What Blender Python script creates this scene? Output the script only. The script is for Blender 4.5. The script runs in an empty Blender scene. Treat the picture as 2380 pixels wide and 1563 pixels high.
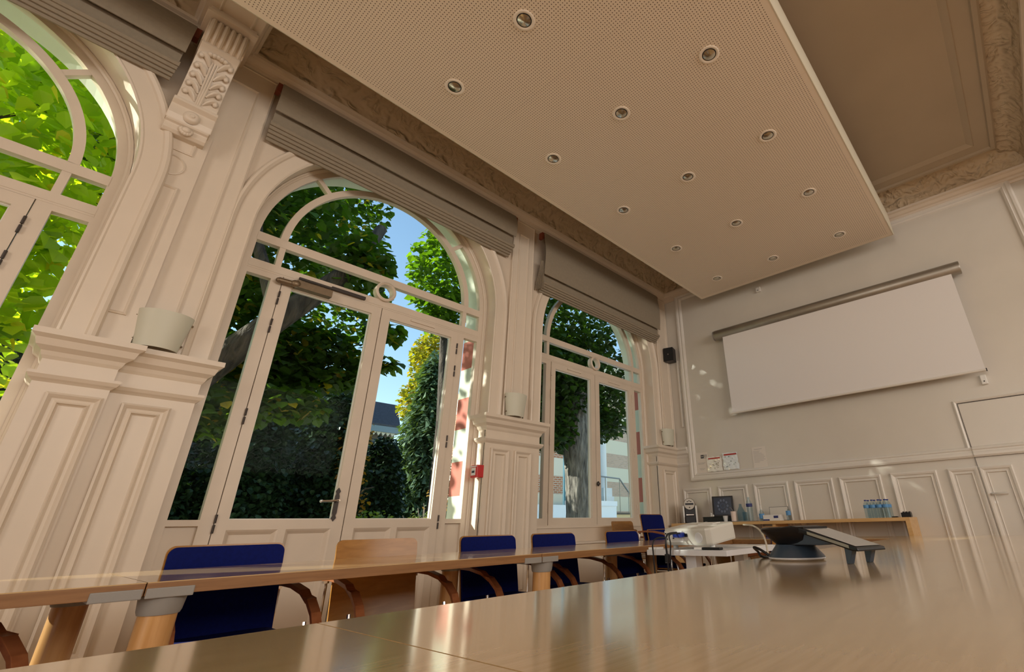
import bpy, bmesh, math, random
from mathutils import Vector, Matrix
from math import pi, sin, cos, radians, sqrt, atan2

sc = bpy.context.scene
COL = sc.collection
# ------------------------------------------------------------------ camera
ZC = 0.871
F_PX = 1109.918; CX = 1401.878; CY = 733.520; W = 2380; H = 1563
R3 = [[0.646797370781552, -0.7623294591099657, -0.022515703923677556],
      [0.2960417437314763, 0.2781648955641441, -0.9137743577296399],
      [0.7028601903070756, 0.5843612638162251, 0.4055976654674008]]
cam_d = bpy.data.cameras.new('camera'); cam = bpy.data.objects.new('camera', cam_d); COL.objects.link(cam)
M = Matrix(((R3[0][0], -R3[1][0], -R3[2][0], 0), (R3[0][1], -R3[1][1], -R3[2][1], 0), (R3[0][2], -R3[1][2], -R3[2][2], ZC), (0, 0, 0, 1)))
cam.matrix_world = M
cam_d.sensor_width = 36; cam_d.sensor_fit = 'HORIZONTAL'; cam_d.lens = F_PX / W * 36
cam_d.shift_x = (W / 2 - CX) / W; cam_d.shift_y = (CY - H / 2) / W
cam_d.clip_start = 0.02; cam_d.clip_end = 300
sc.camera = cam
# ------------------------------------------------------------------ world, sun, added fill lamps
sc.view_settings.view_transform = 'Standard'; sc.view_settings.look = 'None'
sc.view_settings.exposure = -0.12; sc.view_settings.gamma = 1; sc.view_settings.use_curve_mapping = False
SUN_DIR = Vector((-0.72, 0.52, 0.43)).normalized()
wd = bpy.data.worlds.new('sky'); sc.world = wd; wd.use_nodes = True
nt = wd.node_tree; bgn = nt.nodes['Background']
sky = nt.nodes.new('ShaderNodeTexSky'); sky.sky_type = 'NISHITA'; sky.sun_disc = False
sky.sun_elevation = math.asin(SUN_DIR.z); sky.sun_rotation = atan2(SUN_DIR.x, SUN_DIR.y)
sky.air_density = 1.3; sky.dust_density = 0.2; sky.ozone_density = 2.0
nt.links.new(sky.outputs[0], bgn.inputs[0]); bgn.inputs[1].default_value = 0.30
def lamp(name, kind, loc, direction, energy, color, size=None, size_y=None, angle=None, spread=None):
    d = bpy.data.lights.new(name, kind); d.energy = energy; d.color = color
    if kind == 'AREA':
        d.shape = 'RECTANGLE'; d.size = size; d.size_y = size_y
        if spread: d.spread = spread
    if angle: d.angle = angle
    o = bpy.data.objects.new(name, d); COL.objects.link(o); o.location = loc
    o.rotation_euler = Vector(direction).to_track_quat('-Z', 'Z' if abs(direction[2]) < .9 else 'Y').to_euler()
    return o
lamp('sun', 'SUN', (-8, 12, 10), -SUN_DIR, 11.0, (1, .93, .82), angle=radians(.6))
lamp('rear_fill', 'AREA', (-5.85, -0.6, 3.3), (1, 0.0, -.12), 265, (1, .94, .86), 7, 2.4)  # added fill lamp behind the camera, no window is built there
lamp('side_fill', 'AREA', (1.5, -6.35, 3.5), (0.0, 1, -.14), 370, (1, .94, .86), 9, 2.2)  # added fill lamp brightening the window wall, the wall behind it is solid
try:
    sc.cycles.max_bounces = 8; sc.cycles.diffuse_bounces = 5; sc.cycles.glossy_bounces = 4; sc.cycles.transparent_max_bounces = 16
    sc.cycles.caustics_reflective = False; sc.cycles.caustics_refractive = False
    sc.cycles.use_denoising = True; sc.cycles.sample_clamp_indirect = 6.0
    sc.cycles.use_light_tree = True
except Exception: pass

# ------------------------------------------------------------------ materials
def mat(name, col, rough=.5, metal=0, noise=0, nscale=20, bump=0, bscale=60, coat=0, spec=None, sheen=0):
    m = bpy.data.materials.new(name); m.use_nodes = True
    t = m.node_tree; p = t.nodes['Principled BSDF']
    p.inputs['Base Color'].default_value = (*col, 1); p.inputs['Roughness'].default_value = rough; p.inputs['Metallic'].default_value = metal
    if coat: p.inputs['Coat Weight'].default_value = coat; p.inputs['Coat Roughness'].default_value = .08
    if spec is not None: p.inputs['Specular IOR Level'].default_value = spec
    if sheen: p.inputs['Sheen Weight'].default_value = sheen
    co = t.nodes.new('ShaderNodeTexCoord')
    if noise:
        n = t.nodes.new('ShaderNodeTexNoise'); n.inputs['Scale'].default_value = nscale; n.inputs['Detail'].default_value = 5
        t.links.new(co.outputs['Object'], n.inputs['Vector'])
        r = t.nodes.new('ShaderNodeMapRange'); r.inputs[1].default_value = .3; r.inputs[2].default_value = .7
        r.inputs[3].default_value = 1 - noise; r.inputs[4].default_value = 1 + noise
        t.links.new(n.outputs['Fac'], r.inputs[0])
        mx = t.nodes.new('ShaderNodeVectorMath'); mx.operation = 'SCALE'; mx.inputs[0].default_value = col
        t.links.new(r.outputs[0], mx.inputs['Scale']); t.links.new(mx.outputs[0], p.inputs['Base Color'])
    if bump:
        n2 = t.nodes.new('ShaderNodeTexNoise'); n2.inputs['Scale'].default_value = bscale; n2.inputs['Detail'].default_value = 3
        t.links.new(co.outputs['Object'], n2.inputs['Vector'])
        b = t.nodes.new('ShaderNodeBump'); b.inputs['Strength'].default_value = bump; b.inputs['Distance'].default_value = .01
        t.links.new(n2.outputs['Fac'], b.inputs['Height']); t.links.new(b.outputs[0], p.inputs['Normal'])
    return m
def wood(name, c1, c2, rough=.3, stretch=(1, 14, 14), scale=3.0, coat=0, dist=.5):
    m = bpy.data.materials.new(name); m.use_nodes = True
    t = m.node_tree; p = t.nodes['Principled BSDF']; p.inputs['Roughness'].default_value = rough
    if coat: p.inputs['Coat Weight'].default_value = coat; p.inputs['Coat Roughness'].default_value = .1
    co = t.nodes.new('ShaderNodeTexCoord'); mp = t.nodes.new('ShaderNodeMapping'); mp.inputs['Scale'].default_value = stretch
    t.links.new(co.outputs['Object'], mp.inputs[0])
    n = t.nodes.new('ShaderNodeTexNoise'); n.inputs['Scale'].default_value = scale; n.inputs['Detail'].default_value = 7; n.inputs['Distortion'].default_value = dist
    t.links.new(mp.outputs[0], n.inputs['Vector'])
    r = t.nodes.new('ShaderNodeValToRGB'); r.color_ramp.elements[0].position = .32; r.color_ramp.elements[1].position = .68
    r.color_ramp.elements[0].color = (*c1, 1); r.color_ramp.elements[1].color = (*c2, 1)
    t.links.new(n.outputs['Fac'], r.inputs[0]); t.links.new(r.outputs[0], p.inputs['Base Color'])
    return m
def emis(name, col, s):
    m = bpy.data.materials.new(name); m.use_nodes = True; t = m.node_tree; p = t.nodes['Principled BSDF']
    p.inputs['Base Color'].default_value = (*col, 1); p.inputs['Emission Color'].default_value = (*col, 1); p.inputs['Emission Strength'].default_value = s
    return m

WALL = mat('cream_wall_paint', (.67, .575, .47), .42, noise=.03, nscale=2.5, bump=.04, bscale=120)
TRIM = mat('cream_trim_paint', (.70, .61, .505), .38, noise=.02, nscale=4)
JOIN = mat('cream_joinery_paint', (.66, .57, .47), .4, noise=.03, nscale=5)
BACKW = mat('ivory_wall_paint', (.66, .625, .565), .30, noise=.025, nscale=2, bump=.05, bscale=150)
BACKT = mat('ivory_trim_paint', (.73, .70, .65), .30, noise=.02, nscale=4)
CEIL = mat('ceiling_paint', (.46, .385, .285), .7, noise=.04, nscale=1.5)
CLOUDSIDE = mat('cloud_edge_paint', (.62, .57, .45), .6)
FABRIC = mat('blind_fabric', (.27, .225, .165), .9, noise=.05, nscale=30, bump=.08, bscale=400)
SCREEN = mat('screen_cloth', (.78, .76, .76), .75)
ALU = mat('brushed_aluminium', (.36, .335, .29), .42, metal=.8, noise=.05, nscale=8)
CHROME = mat('chrome', (.75, .75, .75), .12, metal=1)
SATIN = mat('satin_steel', (.82, .82, .80), .45, metal=.6)
GREYM = mat('grey_powder_coat', (.26, .245, .225), .5, bump=.05, bscale=500)
DARKM = mat('dark_iron', (.06, .05, .045), .45, metal=.6)
BRONZE = mat('bronze_paint', (.20, .145, .09), .4, metal=.5, noise=.1, nscale=30)
BLACK = mat('black_plastic', (.006, .006, .008), .33, spec=.35)
NAVY = mat('slate_blue_plastic', (.035, .055, .085), .35)
WHITE = mat('white_plastic', (.78, .78, .76), .35)
CREAMP = mat('sconce_shade', (.60, .60, .50), .5)
RED = mat('red_plastic', (.55, .02, .02), .3)
REDBR = mat('red_brown_bracket', (.20, .045, .02), .5)
BLUEF = mat('blue_upholstery', (.002, .007, .095), .85, spec=.15, noise=.12, nscale=60, bump=.1, bscale=500)
TABLE = wood('beech_laminate', (.50, .33, .155), (.60, .415, .215), .16, (4, 55, 55), 1.6, coat=.8, dist=.05)
TEDGE = wood('beech_edge', (.21, .095, .030), (.27, .13, .045), .4, (2, 10, 30), 3)
TLEG = wood('beech_leg', (.46, .235, .08), (.56, .31, .12), .35, (18, 18, 1.2), 3)
PLYD = wood('ply_shell', (.30, .13, .022), (.40, .19, .04), .3, (3, 3, 14), 2.5)
PLYE = mat('ply_edge', (.66, .50, .32), .5)
ARMW = wood('dark_bent_wood', (.22, .07, .025), (.32, .115, .045), .28, (4, 10, 10), 3)
SIDEB = wood('sideboard_beech', (.60, .36, .14), (.70, .45, .20), .3, (14, 1.2, 14), 2.5)
PARQ = wood('oak_parquet', (.50, .32, .18), (.60, .41, .25), .35, (1.5, 9, 9), 3)
PAPER = mat('paper', (.74, .69, .63), .8)
INK = mat('ink', (.05, .05, .06), .7)
GREYINK = mat('grey_ink', (.42, .40, .38), .7)
REDINK = mat('red_ink', (.45, .05, .04), .7)
LTABLE = mat('pale_laminate', (.62, .63, .66), .3)
BEIGEPL = mat('warm_white_plastic', (.56, .55, .50), .35)
def barkmat(name, c1, c2, sc_=(9, 9, 1.6)):
    m = wood(name, c1, c2, .9, sc_, 1.6); t = m.node_tree; p = t.nodes['Principled BSDF']
    n = [x for x in t.nodes if x.type == 'TEX_NOISE'][0]; b = t.nodes.new('ShaderNodeBump'); b.inputs['Strength'].default_value = 1; b.inputs['Distance'].default_value = .12
    t.links.new(n.outputs['Fac'], b.inputs['Height']); t.links.new(b.outputs[0], p.inputs['Normal']); return m
BARK = barkmat('dark_tree_bark', (.035, .028, .022), (.12, .095, .075))
BARKL = barkmat('furrowed_grey_bark', (.06, .055, .05), (.36, .33, .29))
GRASS = mat('grass', (.22, .24, .12), .9, noise=.25, nscale=3)
STONE = mat('rubble_stone', (.16, .14, .12), .9, noise=.5, nscale=4, bump=.8, bscale=5)
SLATE = mat('slate_roof', (.045, .05, .07), .5, noise=.2, nscale=12)
RENDER = mat('pale_render', (.74, .70, .60), .8)
WHITEW = mat('white_wall', (.85, .86, .86), .7)
BLUEG = mat('pale_blue_pane', (.35, .62, .72), .2)
BLUECAP = mat('blue_cap', (.01, .03, .25), .4)
BLUELAB = mat('pale_blue_label', (.10, .30, .60), .5)
DEEPLAB = mat('navy_label', (.02, .03, .16), .5)

def glassmat(name, tint, gl=.07):
    m = bpy.data.materials.new(name); m.use_nodes = True; t = m.node_tree; t.nodes.clear()
    o = t.nodes.new('ShaderNodeOutputMaterial'); a = t.nodes.new('ShaderNodeBsdfTransparent'); g = t.nodes.new('ShaderNodeBsdfGlossy')
    a.inputs[0].default_value = (*tint, 1); g.inputs['Roughness'].default_value = .01; g.inputs[0].default_value = (1, 1, 1, 1)
    lw = t.nodes.new('ShaderNodeLayerWeight'); lw.inputs[0].default_value = .5
    pw = t.nodes.new('ShaderNodeMath'); pw.operation = 'POWER'; pw.inputs[1].default_value = 5; t.links.new(lw.outputs['Facing'], pw.inputs[0])
    f = t.nodes.new('ShaderNodeMath'); f.operation = 'MULTIPLY_ADD'; f.inputs[1].default_value = .5; f.inputs[2].default_value = .0008; t.links.new(pw.outputs[0], f.inputs[0])
    mx = t.nodes.new('ShaderNodeMixShader'); t.links.new(f.outputs[0], mx.inputs[0]); t.links.new(a.outputs[0], mx.inputs[1]); t.links.new(g.outputs[0], mx.inputs[2]); t.links.new(mx.outputs[0], o.inputs[0])
    return m
GLASS = glassmat('window_glass', (.93, .97, .95))
CLEARP = glassmat('clear_plastic', (.80, .88, .92))
def leafmat(name, c1, c2, trans, yellow=None):
    m = bpy.data.materials.new(name); m.use_nodes = True; t = m.node_tree; t.nodes.clear()
    o = t.nodes.new('ShaderNodeOutputMaterial'); d = t.nodes.new('ShaderNodeBsdfPrincipled'); d.inputs['Roughness'].default_value = .45
    tr = t.nodes.new('ShaderNodeBsdfTranslucent'); mx = t.nodes.new('ShaderNodeMixShader'); mx.inputs[0].default_value = trans
    gi = t.nodes.new('ShaderNodeNewGeometry'); r = t.nodes.new('ShaderNodeValToRGB')
    r.color_ramp.elements[0].color = (*c1, 1); r.color_ramp.elements[1].color = (*c2, 1)
    if yellow:
        r.color_ramp.elements[1].position = .92
        e = r.color_ramp.elements.new(.96); e.color = (*yellow, 1)
    t.links.new(gi.outputs['Random Per Island'], r.inputs[0])
    t.links.new(r.outputs[0], d.inputs['Base Color'])
    g = t.nodes.new('ShaderNodeVectorMath'); g.operation = 'MULTIPLY'; g.inputs[1].default_value = (1.9, 1.9, .35)
    t.links.new(r.outputs[0], g.inputs[0]); t.links.new(g.outputs[0], tr.inputs[0])
    t.links.new(d.outputs[0], mx.inputs[1]); t.links.new(tr.outputs[0], mx.inputs[2]); t.links.new(mx.outputs[0], o.inputs[0])
    return m
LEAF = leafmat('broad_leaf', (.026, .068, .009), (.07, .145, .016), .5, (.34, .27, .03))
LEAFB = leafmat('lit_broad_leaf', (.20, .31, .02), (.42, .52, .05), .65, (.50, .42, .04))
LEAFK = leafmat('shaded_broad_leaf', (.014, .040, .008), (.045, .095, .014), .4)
LEAFM = leafmat('maple_leaf', (.05, .12, .012), (.13, .24, .02), .5)
LEAFY = leafmat('autumn_leaf', (.18, .20, .03), (.36, .32, .05), .4, (.5, .30, .04))
LEAFD = leafmat('dark_needle', (.008, .028, .012), (.028, .065, .025), .1)
LEAFO = leafmat('rust_leaf', (.35, .17, .03), (.45, .28, .05), .3)
IVY = leafmat('ivy_leaf', (.12, .22, .04), (.30, .36, .10), .3)

# perforated board: real rows of small holes drawn by the board's own pattern (22.5 mm grid), joints of the boards
def perf():
    m = bpy.data.materials.new('perforated_board'); m.use_nodes = True; t = m.node_tree; p = t.nodes['Principled BSDF']
    p.inputs['Roughness'].default_value = .6
    co = t.nodes.new('ShaderNodeTexCoord'); sep = t.nodes.new('ShaderNodeSeparateXYZ'); t.links.new(co.outputs['Object'], sep.inputs[0])
    def mth(op, a, b=None):
        n = t.nodes.new('ShaderNodeMath'); n.operation = op
        for i, v in enumerate((a, b)):
            if v is None: continue
            if isinstance(v, (int, float)): n.inputs[i].default_value = v
            else: t.links.new(v, n.inputs[i])
        return n.outputs[0]
    P_ = .0225
    fx = mth('SUBTRACT', mth('FRACT', mth('DIVIDE', sep.outputs[0], P_)), .5)
    fy = mth('SUBTRACT', mth('FRACT', mth('DIVIDE', sep.outputs[1], P_)), .5)
    d = mth('SQRT', mth('ADD', mth('MULTIPLY', fx, fx), mth('MULTIPLY', fy, fy)))
    dot = mth('LESS_THAN', d, .185)
    # board joints
    jx = mth('LESS_THAN', mth('ABSOLUTE', mth('SUBTRACT', mth('FRACT', mth('DIVIDE', mth('ADD', sep.outputs[0], .05), 1.35)), .5)), .0016)
    jy = mth('LESS_THAN', mth('ABSOLUTE', mth('SUBTRACT', mth('FRACT', mth('DIVIDE', mth('ADD', sep.outputs[1], -.1), .9)), .5)), .0022)
    j = mth('MULTIPLY', mth('MAXIMUM', jx, jy), .12)
    # solid rim
    inx = mth('LESS_THAN', mth('ABSOLUTE', mth('SUBTRACT', sep.outputs[1], 1.9105)), 1.395)
    inz = mth('LESS_THAN', sep.outputs[0], 6.56)
    k = mth('MAXIMUM', mth('MULTIPLY', mth('MULTIPLY', dot, inx), inz), j)
    mix = t.nodes.new('ShaderNodeMix'); mix.data_type = 'RGBA'
    mix.inputs['A'].default_value = (.82, .71, .58, 1); mix.inputs['B'].default_value = (.13, .085, .05, 1)
    t.links.new(k, mix.inputs['Factor']); t.links.new(mix.outputs['Result'], p.inputs['Base Color'])
    return m
PERF = perf()
def relief(name, col):
    m = mat(name, col, .6); t = m.node_tree; p = t.nodes['Principled BSDF']; co = t.nodes.new('ShaderNodeTexCoord')
    n = t.nodes.new('ShaderNodeTexNoise'); n.inputs['Scale'].default_value = 7; n.inputs['Detail'].default_value = 2; n.inputs['Distortion'].default_value = 2.2
    w = t.nodes.new('ShaderNodeTexWave'); w.wave_type = 'RINGS'; w.inputs['Scale'].default_value = 2.3; w.inputs['Distortion'].default_value = 9; w.inputs['Detail'].default_value = 2; w.inputs['Detail Scale'].default_value = 2.0
    t.links.new(co.outputs['Object'], n.inputs[0]); t.links.new(co.outputs['Object'], w.inputs[0])
    a = t.nodes.new('ShaderNodeMath'); a.operation = 'MULTIPLY'; t.links.new(n.outputs['Fac'], a.inputs[0]); t.links.new(w.outputs['Fac'], a.inputs[1])
    b = t.nodes.new('ShaderNodeBump'); b.inputs['Strength'].default_value = .9; b.inputs['Distance'].default_value = .05
    t.links.new(a.outputs[0], b.inputs['Height']); t.links.new(b.outputs[0], p.inputs['Normal'])
    return m
COVE = relief('moulded_cove_plaster', (.56, .45, .31))
def bands(name, axis_z, c1, c2, z0, step, brick=False):
    m = mat(name, c1, .8); t = m.node_tree; p = t.nodes['Principled BSDF']; co = t.nodes.new('ShaderNodeNewGeometry'); s = t.nodes.new('ShaderNodeSeparateXYZ')
    t.links.new(co.outputs['Position'], s.inputs[0])
    def mth(op, a, b):
        n = t.nodes.new('ShaderNodeMath'); n.operation = op
        for i, v in enumerate((a, b)):
            if isinstance(v, (int, float)): n.inputs[i].default_value = v
            else: t.links.new(v, n.inputs[i])
        return n.outputs[0]
    fr = mth('FRACT', mth('DIVIDE', mth('SUBTRACT', s.outputs[2], z0), step * 2), 0)
    k = mth('LESS_THAN', fr, .5)
    if not brick: k = mth('MULTIPLY', k, mth('LESS_THAN', s.outputs[2], 3.0))
    mx = t.nodes.new('ShaderNodeMix'); mx.data_type = 'RGBA'; mx.inputs['A'].default_value = (*c1, 1); t.links.new(k, mx.inputs['Factor'])
    if brick:
        b = t.nodes.new('ShaderNodeTexBrick'); b.inputs['Color1'].default_value = (*c2, 1); b.inputs['Color2'].default_value = (c2[0] * .8, c2[1] * .8, c2[2] * .8, 1)
        b.inputs['Mortar'].default_value = (.6, .5, .4, 1); b.inputs['Scale'].default_value = 1; b.inputs['Brick Width'].default_value = .3; b.inputs['Row Height'].default_value = .11; b.inputs['Mortar Size'].default_value = .02
        cmb = t.nodes.new('ShaderNodeCombineXYZ'); t.links.new(mth('ADD', s.outputs[0], s.outputs[1]), cmb.inputs[0]); t.links.new(s.outputs[2], cmb.inputs[1])
        t.links.new(cmb.outputs[0], b.inputs['Vector']); t.links.new(b.outputs['Color'], mx.inputs['B'])
    else: mx.inputs['B'].default_value = (*c2, 1)
    t.links.new(mx.outputs['Result'], p.inputs['Base Color'])
    return m
JAMBS = bands('banded_jamb', 0, (.62, .66, .55), (.50, .16, .12), 1.21, .3555)
BRICKB = bands('brick_banded_wall', 0, (.80, .72, .58), (.55, .20, .09), .70, .95, True)

BRICKP = bands('pale_brick_banded_wall', 0, (.84, .78, .62), (.72, .48, .36), .90, .95, True)
# ------------------------------------------------------------------ mesh builder
class MB:
    def __init__(s): s.v = []; s.f = []; s.s = []; s.mi = []
    def add(s, vs, fs, smooth=False, mi=0):
        o = len(s.v); s.v += [tuple(p) for p in vs]
        for f in fs: s.f.append(tuple(i + o for i in f)); s.s.append(smooth); s.mi.append(mi)
        return s
    def box(s, x0, x1, y0, y1, z0, z1, mi=0):
        return s.add([(x0, y0, z0), (x1, y0, z0), (x1, y1, z0), (x0, y1, z0), (x0, y0, z1), (x1, y0, z1), (x1, y1, z1), (x0, y1, z1)],
                     [(0, 3, 2, 1), (4, 5, 6, 7), (0, 1, 5, 4), (1, 2, 6, 5), (2, 3, 7, 6), (3, 0, 4, 7)], mi=mi)
    def prism(s, pts, plane, a, b, mi=0, smooth=False):
        n = len(pts)
        f3 = {'xz': lambda p, h: (p[0], h, p[1]), 'yz': lambda p, h: (h, p[0], p[1]), 'xy': lambda p, h: (p[0], p[1], h)}[plane]
        vs = [f3(p, a) for p in pts] + [f3(p, b) for p in pts]
        s.add(vs, [tuple(range(n)), tuple(range(2 * n - 1, n - 1, -1))], mi=mi)
        o = len(s.v) - 2 * n
        for i in range(n):
            j = (i + 1) % n; s.f.append((o + i, o + j, o + n + j, o + n + i)); s.s.append(smooth); s.mi.append(mi)
        return s
    def sweep(s, path, prof, closed, mp, pclosed=True, smooth=False, mi=0):
        n = len(path); k = len(prof); base = len(s.v)
        for i in range(n):
            p = path[i]
            if closed: a = path[i - 1]; b = path[(i + 1) % n]
            else: a = path[max(i - 1, 0)]; b = path[min(i + 1, n - 1)]
            def nrm(u, v):
                d = (v[0] - u[0], v[1] - u[1]); l = math.hypot(*d) or 1
                return (-d[1] / l, d[0] / l)
            n1 = nrm(a, p) if a != p else nrm(p, b); n2 = nrm(p, b) if b != p else n1
            dd = 1 + n1[0] * n2[0] + n1[1] * n2[1]; m = ((n1[0] + n2[0]) / dd, (n1[1] + n2[1]) / dd)
            for o, h in prof: s.v.append(tuple(mp(p[0] + m[0] * o, p[1] + m[1] * o, h)))
        kk = k if pclosed else k - 1
        for i in range(n if closed else n - 1):
            j = (i + 1) % n
            for q in range(kk):
                r = (q + 1) % k
                s.f.append((base + i * k + q, base + i * k + r, base + j * k + r, base + j * k + q)); s.s.append(smooth); s.mi.append(mi)
        if not closed and pclosed:
            s.f.append(tuple(base + q for q in range(k))); s.s.append(False); s.mi.append(mi)
            s.f.append(tuple(base + (n - 1) * k + q for q in range(k))); s.s.append(False); s.mi.append(mi)
        return s
    def tube(s, pts, r, n=10, closed=False, r2=None, flat=None, mi=0):
        pts = [Vector(p) for p in pts]; N = len(pts); base = len(s.v); up = None
        for i, p in enumerate(pts):
            a = pts[i - 1] if (i > 0 or closed) else pts[i]; b = pts[(i + 1) % N] if (i < N - 1 or closed) else pts[i]
            d = (b - a).normalized()
            if up is None:
                up = Vector((0, 0, 1)) if abs(d.z) < .9 else Vector((1, 0, 0))
            x = d.cross(up)
            if x.length < 1e-5: x = d.cross(Vector((0, 1, 0)))
            x.normalize(); y = x.cross(d).normalized(); up = y
            rr = r if r2 is None else r + (r2 - r) * i / max(1, N - 1)
            if isinstance(r, (list, tuple)): rr = r[i]
            for q in range(n):
                t = 2 * pi * q / n
                s.v.append(tuple(p + x * cos(t) * rr + y * sin(t) * rr * (flat or 1)))
        for i in range(N if closed else N - 1):
            j = (i + 1) % N
            for q in range(n):
                w = (q + 1) % n
                s.f.append((base + i * n + q, base + i * n + w, base + j * n + w, base + j * n + q)); s.s.append(True); s.mi.append(mi)
        if not closed:
            s.f.append(tuple(base + q for q in range(n))); s.s.append(False); s.mi.append(mi)
            s.f.append(tuple(base + (N - 1) * n + q for q in range(n))); s.s.append(False); s.mi.append(mi)
        return s
    def lathe(s, prof, c=(0, 0, 0), n=24, a0=0, a1=2 * pi, axis='z', mi=0):
        full = abs(a1 - a0 - 2 * pi) < 1e-6; N = n if full else n + 1; base = len(s.v); k = len(prof)
        for i in range(N):
            t = a0 + (a1 - a0) * i / n
            for r, z in prof:
                if axis == 'z': q = (c[0] + r * cos(t), c[1] + r * sin(t), c[2] + z)
                elif axis == 'y': q = (c[0] + r * cos(t), c[1] + z, c[2] + r * sin(t))
                else: q = (c[0] + z, c[1] + r * cos(t), c[2] + r * sin(t))
                s.v.append(q)
        for i in range(N if full else N - 1):
            j = (i + 1) % N
            for q in range(k - 1):
                s.f.append((base + i * k + q, base + j * k + q, base + j * k + q + 1, base + i * k + q + 1)); s.s.append(True); s.mi.append(mi)
        return s
    def ball(s, c, r, sc_=(1, 1, 1), n=10):
        prof = [(max(sin(pi * i / n), 1e-4) * r, -cos(pi * i / n) * r) for i in range(n + 1)]
        b = len(s.v); s.lathe(prof, (0, 0, 0), n + 4)
        for i in range(b, len(s.v)): p = s.v[i]; s.v[i] = (c[0] + p[0] * sc_[0], c[1] + p[1] * sc_[1], c[2] + p[2] * sc_[2])
        return s
    def build(s, name, mats, parent=None, bevel=0, loc=None, fix=True):
        me = bpy.data.meshes.new(name); me.from_pydata(s.v, [], s.f)
        if not isinstance(mats, (list, tuple)): mats = [mats]
        for m in mats: me.materials.append(m)
        me.polygons.foreach_set('use_smooth', s.s); me.polygons.foreach_set('material_index', s.mi)
        if fix:
            bm = bmesh.new(); bm.from_mesh(me); bmesh.ops.remove_doubles(bm, verts=bm.verts, dist=1e-6)
            bmesh.ops.recalc_face_normals(bm, faces=bm.faces)
            if bevel:
                ed = [e for e in bm.edges if len(e.link_faces) == 2 and e.calc_face_angle(0) > .7]
                bmesh.ops.bevel(bm, geom=ed, offset=bevel, segments=2, profile=.6, affect='EDGES')
            bm.to_mesh(me); bm.free()
        me.update()
        if any(s.s): me.set_sharp_from_angle(angle=radians(38))
        o = bpy.data.objects.new(name, me); COL.objects.link(o)
        if parent: o.parent = parent
        if loc: o.location = loc
        return o
def box(name, m, x0, x1, y0, y1, z0, z1, parent=None, bevel=0): return MB().box(x0, x1, y0, y1, z0, z1).build(name, m, parent, bevel)
def tag(o, label=None, cat=None, group=None, kind=None):
    if label: o['label'] = label
    if cat: o['category'] = cat
    if group: o['group'] = group
    if kind: o['kind'] = kind
    return o
def empty(name, loc=(0, 0, 0), rz=0):
    o = bpy.data.objects.new(name, None); COL.objects.link(o); o.location = loc; o.rotation_euler = (0, 0, rz); o.empty_display_size = .1
    return o
def thing(name, label, cat, loc=(0, 0, 0), rz=0, group=None): return tag(empty(name, loc, rz), label, cat, group)
def copy_tree(o, parent=None):
    c = o.copy(); COL.objects.link(c)
    if parent: c.parent = parent
    for ch in [x for x in bpy.data.objects if x.parent == o]: copy_tree(ch, c)
    return c
def arc(cx, cz, r, a0, a1, n): return [(cx + r * cos(a0 + (a1 - a0) * i / n), cz + r * sin(a0 + (a1 - a0) * i / n)) for i in range(n + 1)]
# profiles for raised mouldings: (offset to the inside of the frame, height off the wall)
OGEE = [(0, 0), (0, .022), (.012, .030), (.022, .022), (.032, .012), (.046, .010), (.058, .020), (.064, .006), (.070, 0)]
THINP = [(0, 0), (0, .010), (.008, .014), (.016, .006), (.020, 0)]
def frame(mb, u0, u1, v0, v1, prof, mp): return mb.sweep([(u0, v0), (u1, v0), (u1, v1), (u0, v1)], prof, True, mp)

# ================================================================== ROOM SHELL
YW = 4.32; YJ = 4.50; YX = 4.86; XB = 6.96; ZCEIL = 5.05; XL = -6.2; YR = -6.6
PIT = 3.2505; CXW = [1.924 - PIT, 1.924, 1.924 + PIT]; RO = 1.24; ZS = 3.25; SILL = [0, 0, .885]
def wmap(Y): return lambda u, v, h: (u, Y - h, v)
def bmap(X): return lambda u, v, h: (X - h, -u, v)

# left wall with three arched openings (inner leaf, outer banded leaf)
def arched_wall():
    mb = MB(); xs = [XL - .2]; 
    def slab(x0, x1, z0, z1): mb.box(x0, x1, YW, YX, z0, z1)
    edges = [(c - RO, c + RO) for c in CXW]
    cur = XL
    for i, (a, b) in enumerate(edges):
        slab(cur, a, 0, ZCEIL + .15); cur = b
        if SILL[i] > 0: slab(a, b, 0, SILL[i])
        pts = arc(CXW[i], ZS, RO, 0, pi, 48)
        for k in range(48):
            (xa, za), (xb, zb) = pts[k], pts[k + 1]
            T = ZCEIL + .15
            vs = [(xa, YW, za), (xb, YW, zb), (xb, YW, T), (xa, YW, T), (xa, YX, za), (xb, YX, zb), (xb, YX, T), (xa, YX, T)]
            mb.add(vs, [(0, 3, 2, 1), (4, 5, 6, 7)])
            mb.add([vs[0], vs[1], vs[5], vs[4]], [(0, 1, 2, 3)], smooth=True)
    slab(cur, XB + .2, 0, ZCEIL + .15)
    return mb
wl = arched_wall().build('wall_left', [WALL], fix=True); tag(wl, kind='structure')
# outer reveals banded red and cream, one per window
for i, c in enumerate(CXW):
    mb = MB(); path = [(c + RO, SILL[i])] + arc(c, ZS, RO, 0, pi, 40) + [(c - RO, SILL[i])]
    mb.sweep(path, [(0, 0), (.022, 0), (.022, .29), (0, .29)], False, lambda u, v, h: (u, YX + .004 - h, v), smooth=False)
    tag(mb.build('trim_%d' % (20 + i), JAMBS), kind='structure')
floor = box('floor', PARQ, XL, XB + .2, YR, YX, -.12, 0); tag(floor, kind='structure')
# back wall
tag(box('wall_back', BACKW, XB, XB + .2, YR, YW, 0, ZCEIL + .15), kind='structure')
tag(box('wall_right', WALL, XL, XB + .2, YR - .2, YR, 0, ZCEIL + .15), kind='structure')
tag(box('wall_rear', WALL, XL - .2, XL, YR - .2, YX, 0, ZCEIL + .15), kind='structure')
# ceiling slab
tag(box('ceiling', CEIL, XL - .2, XB + .2, YR - .2, YX, ZCEIL, ZCEIL + .2), kind='structure')
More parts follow.
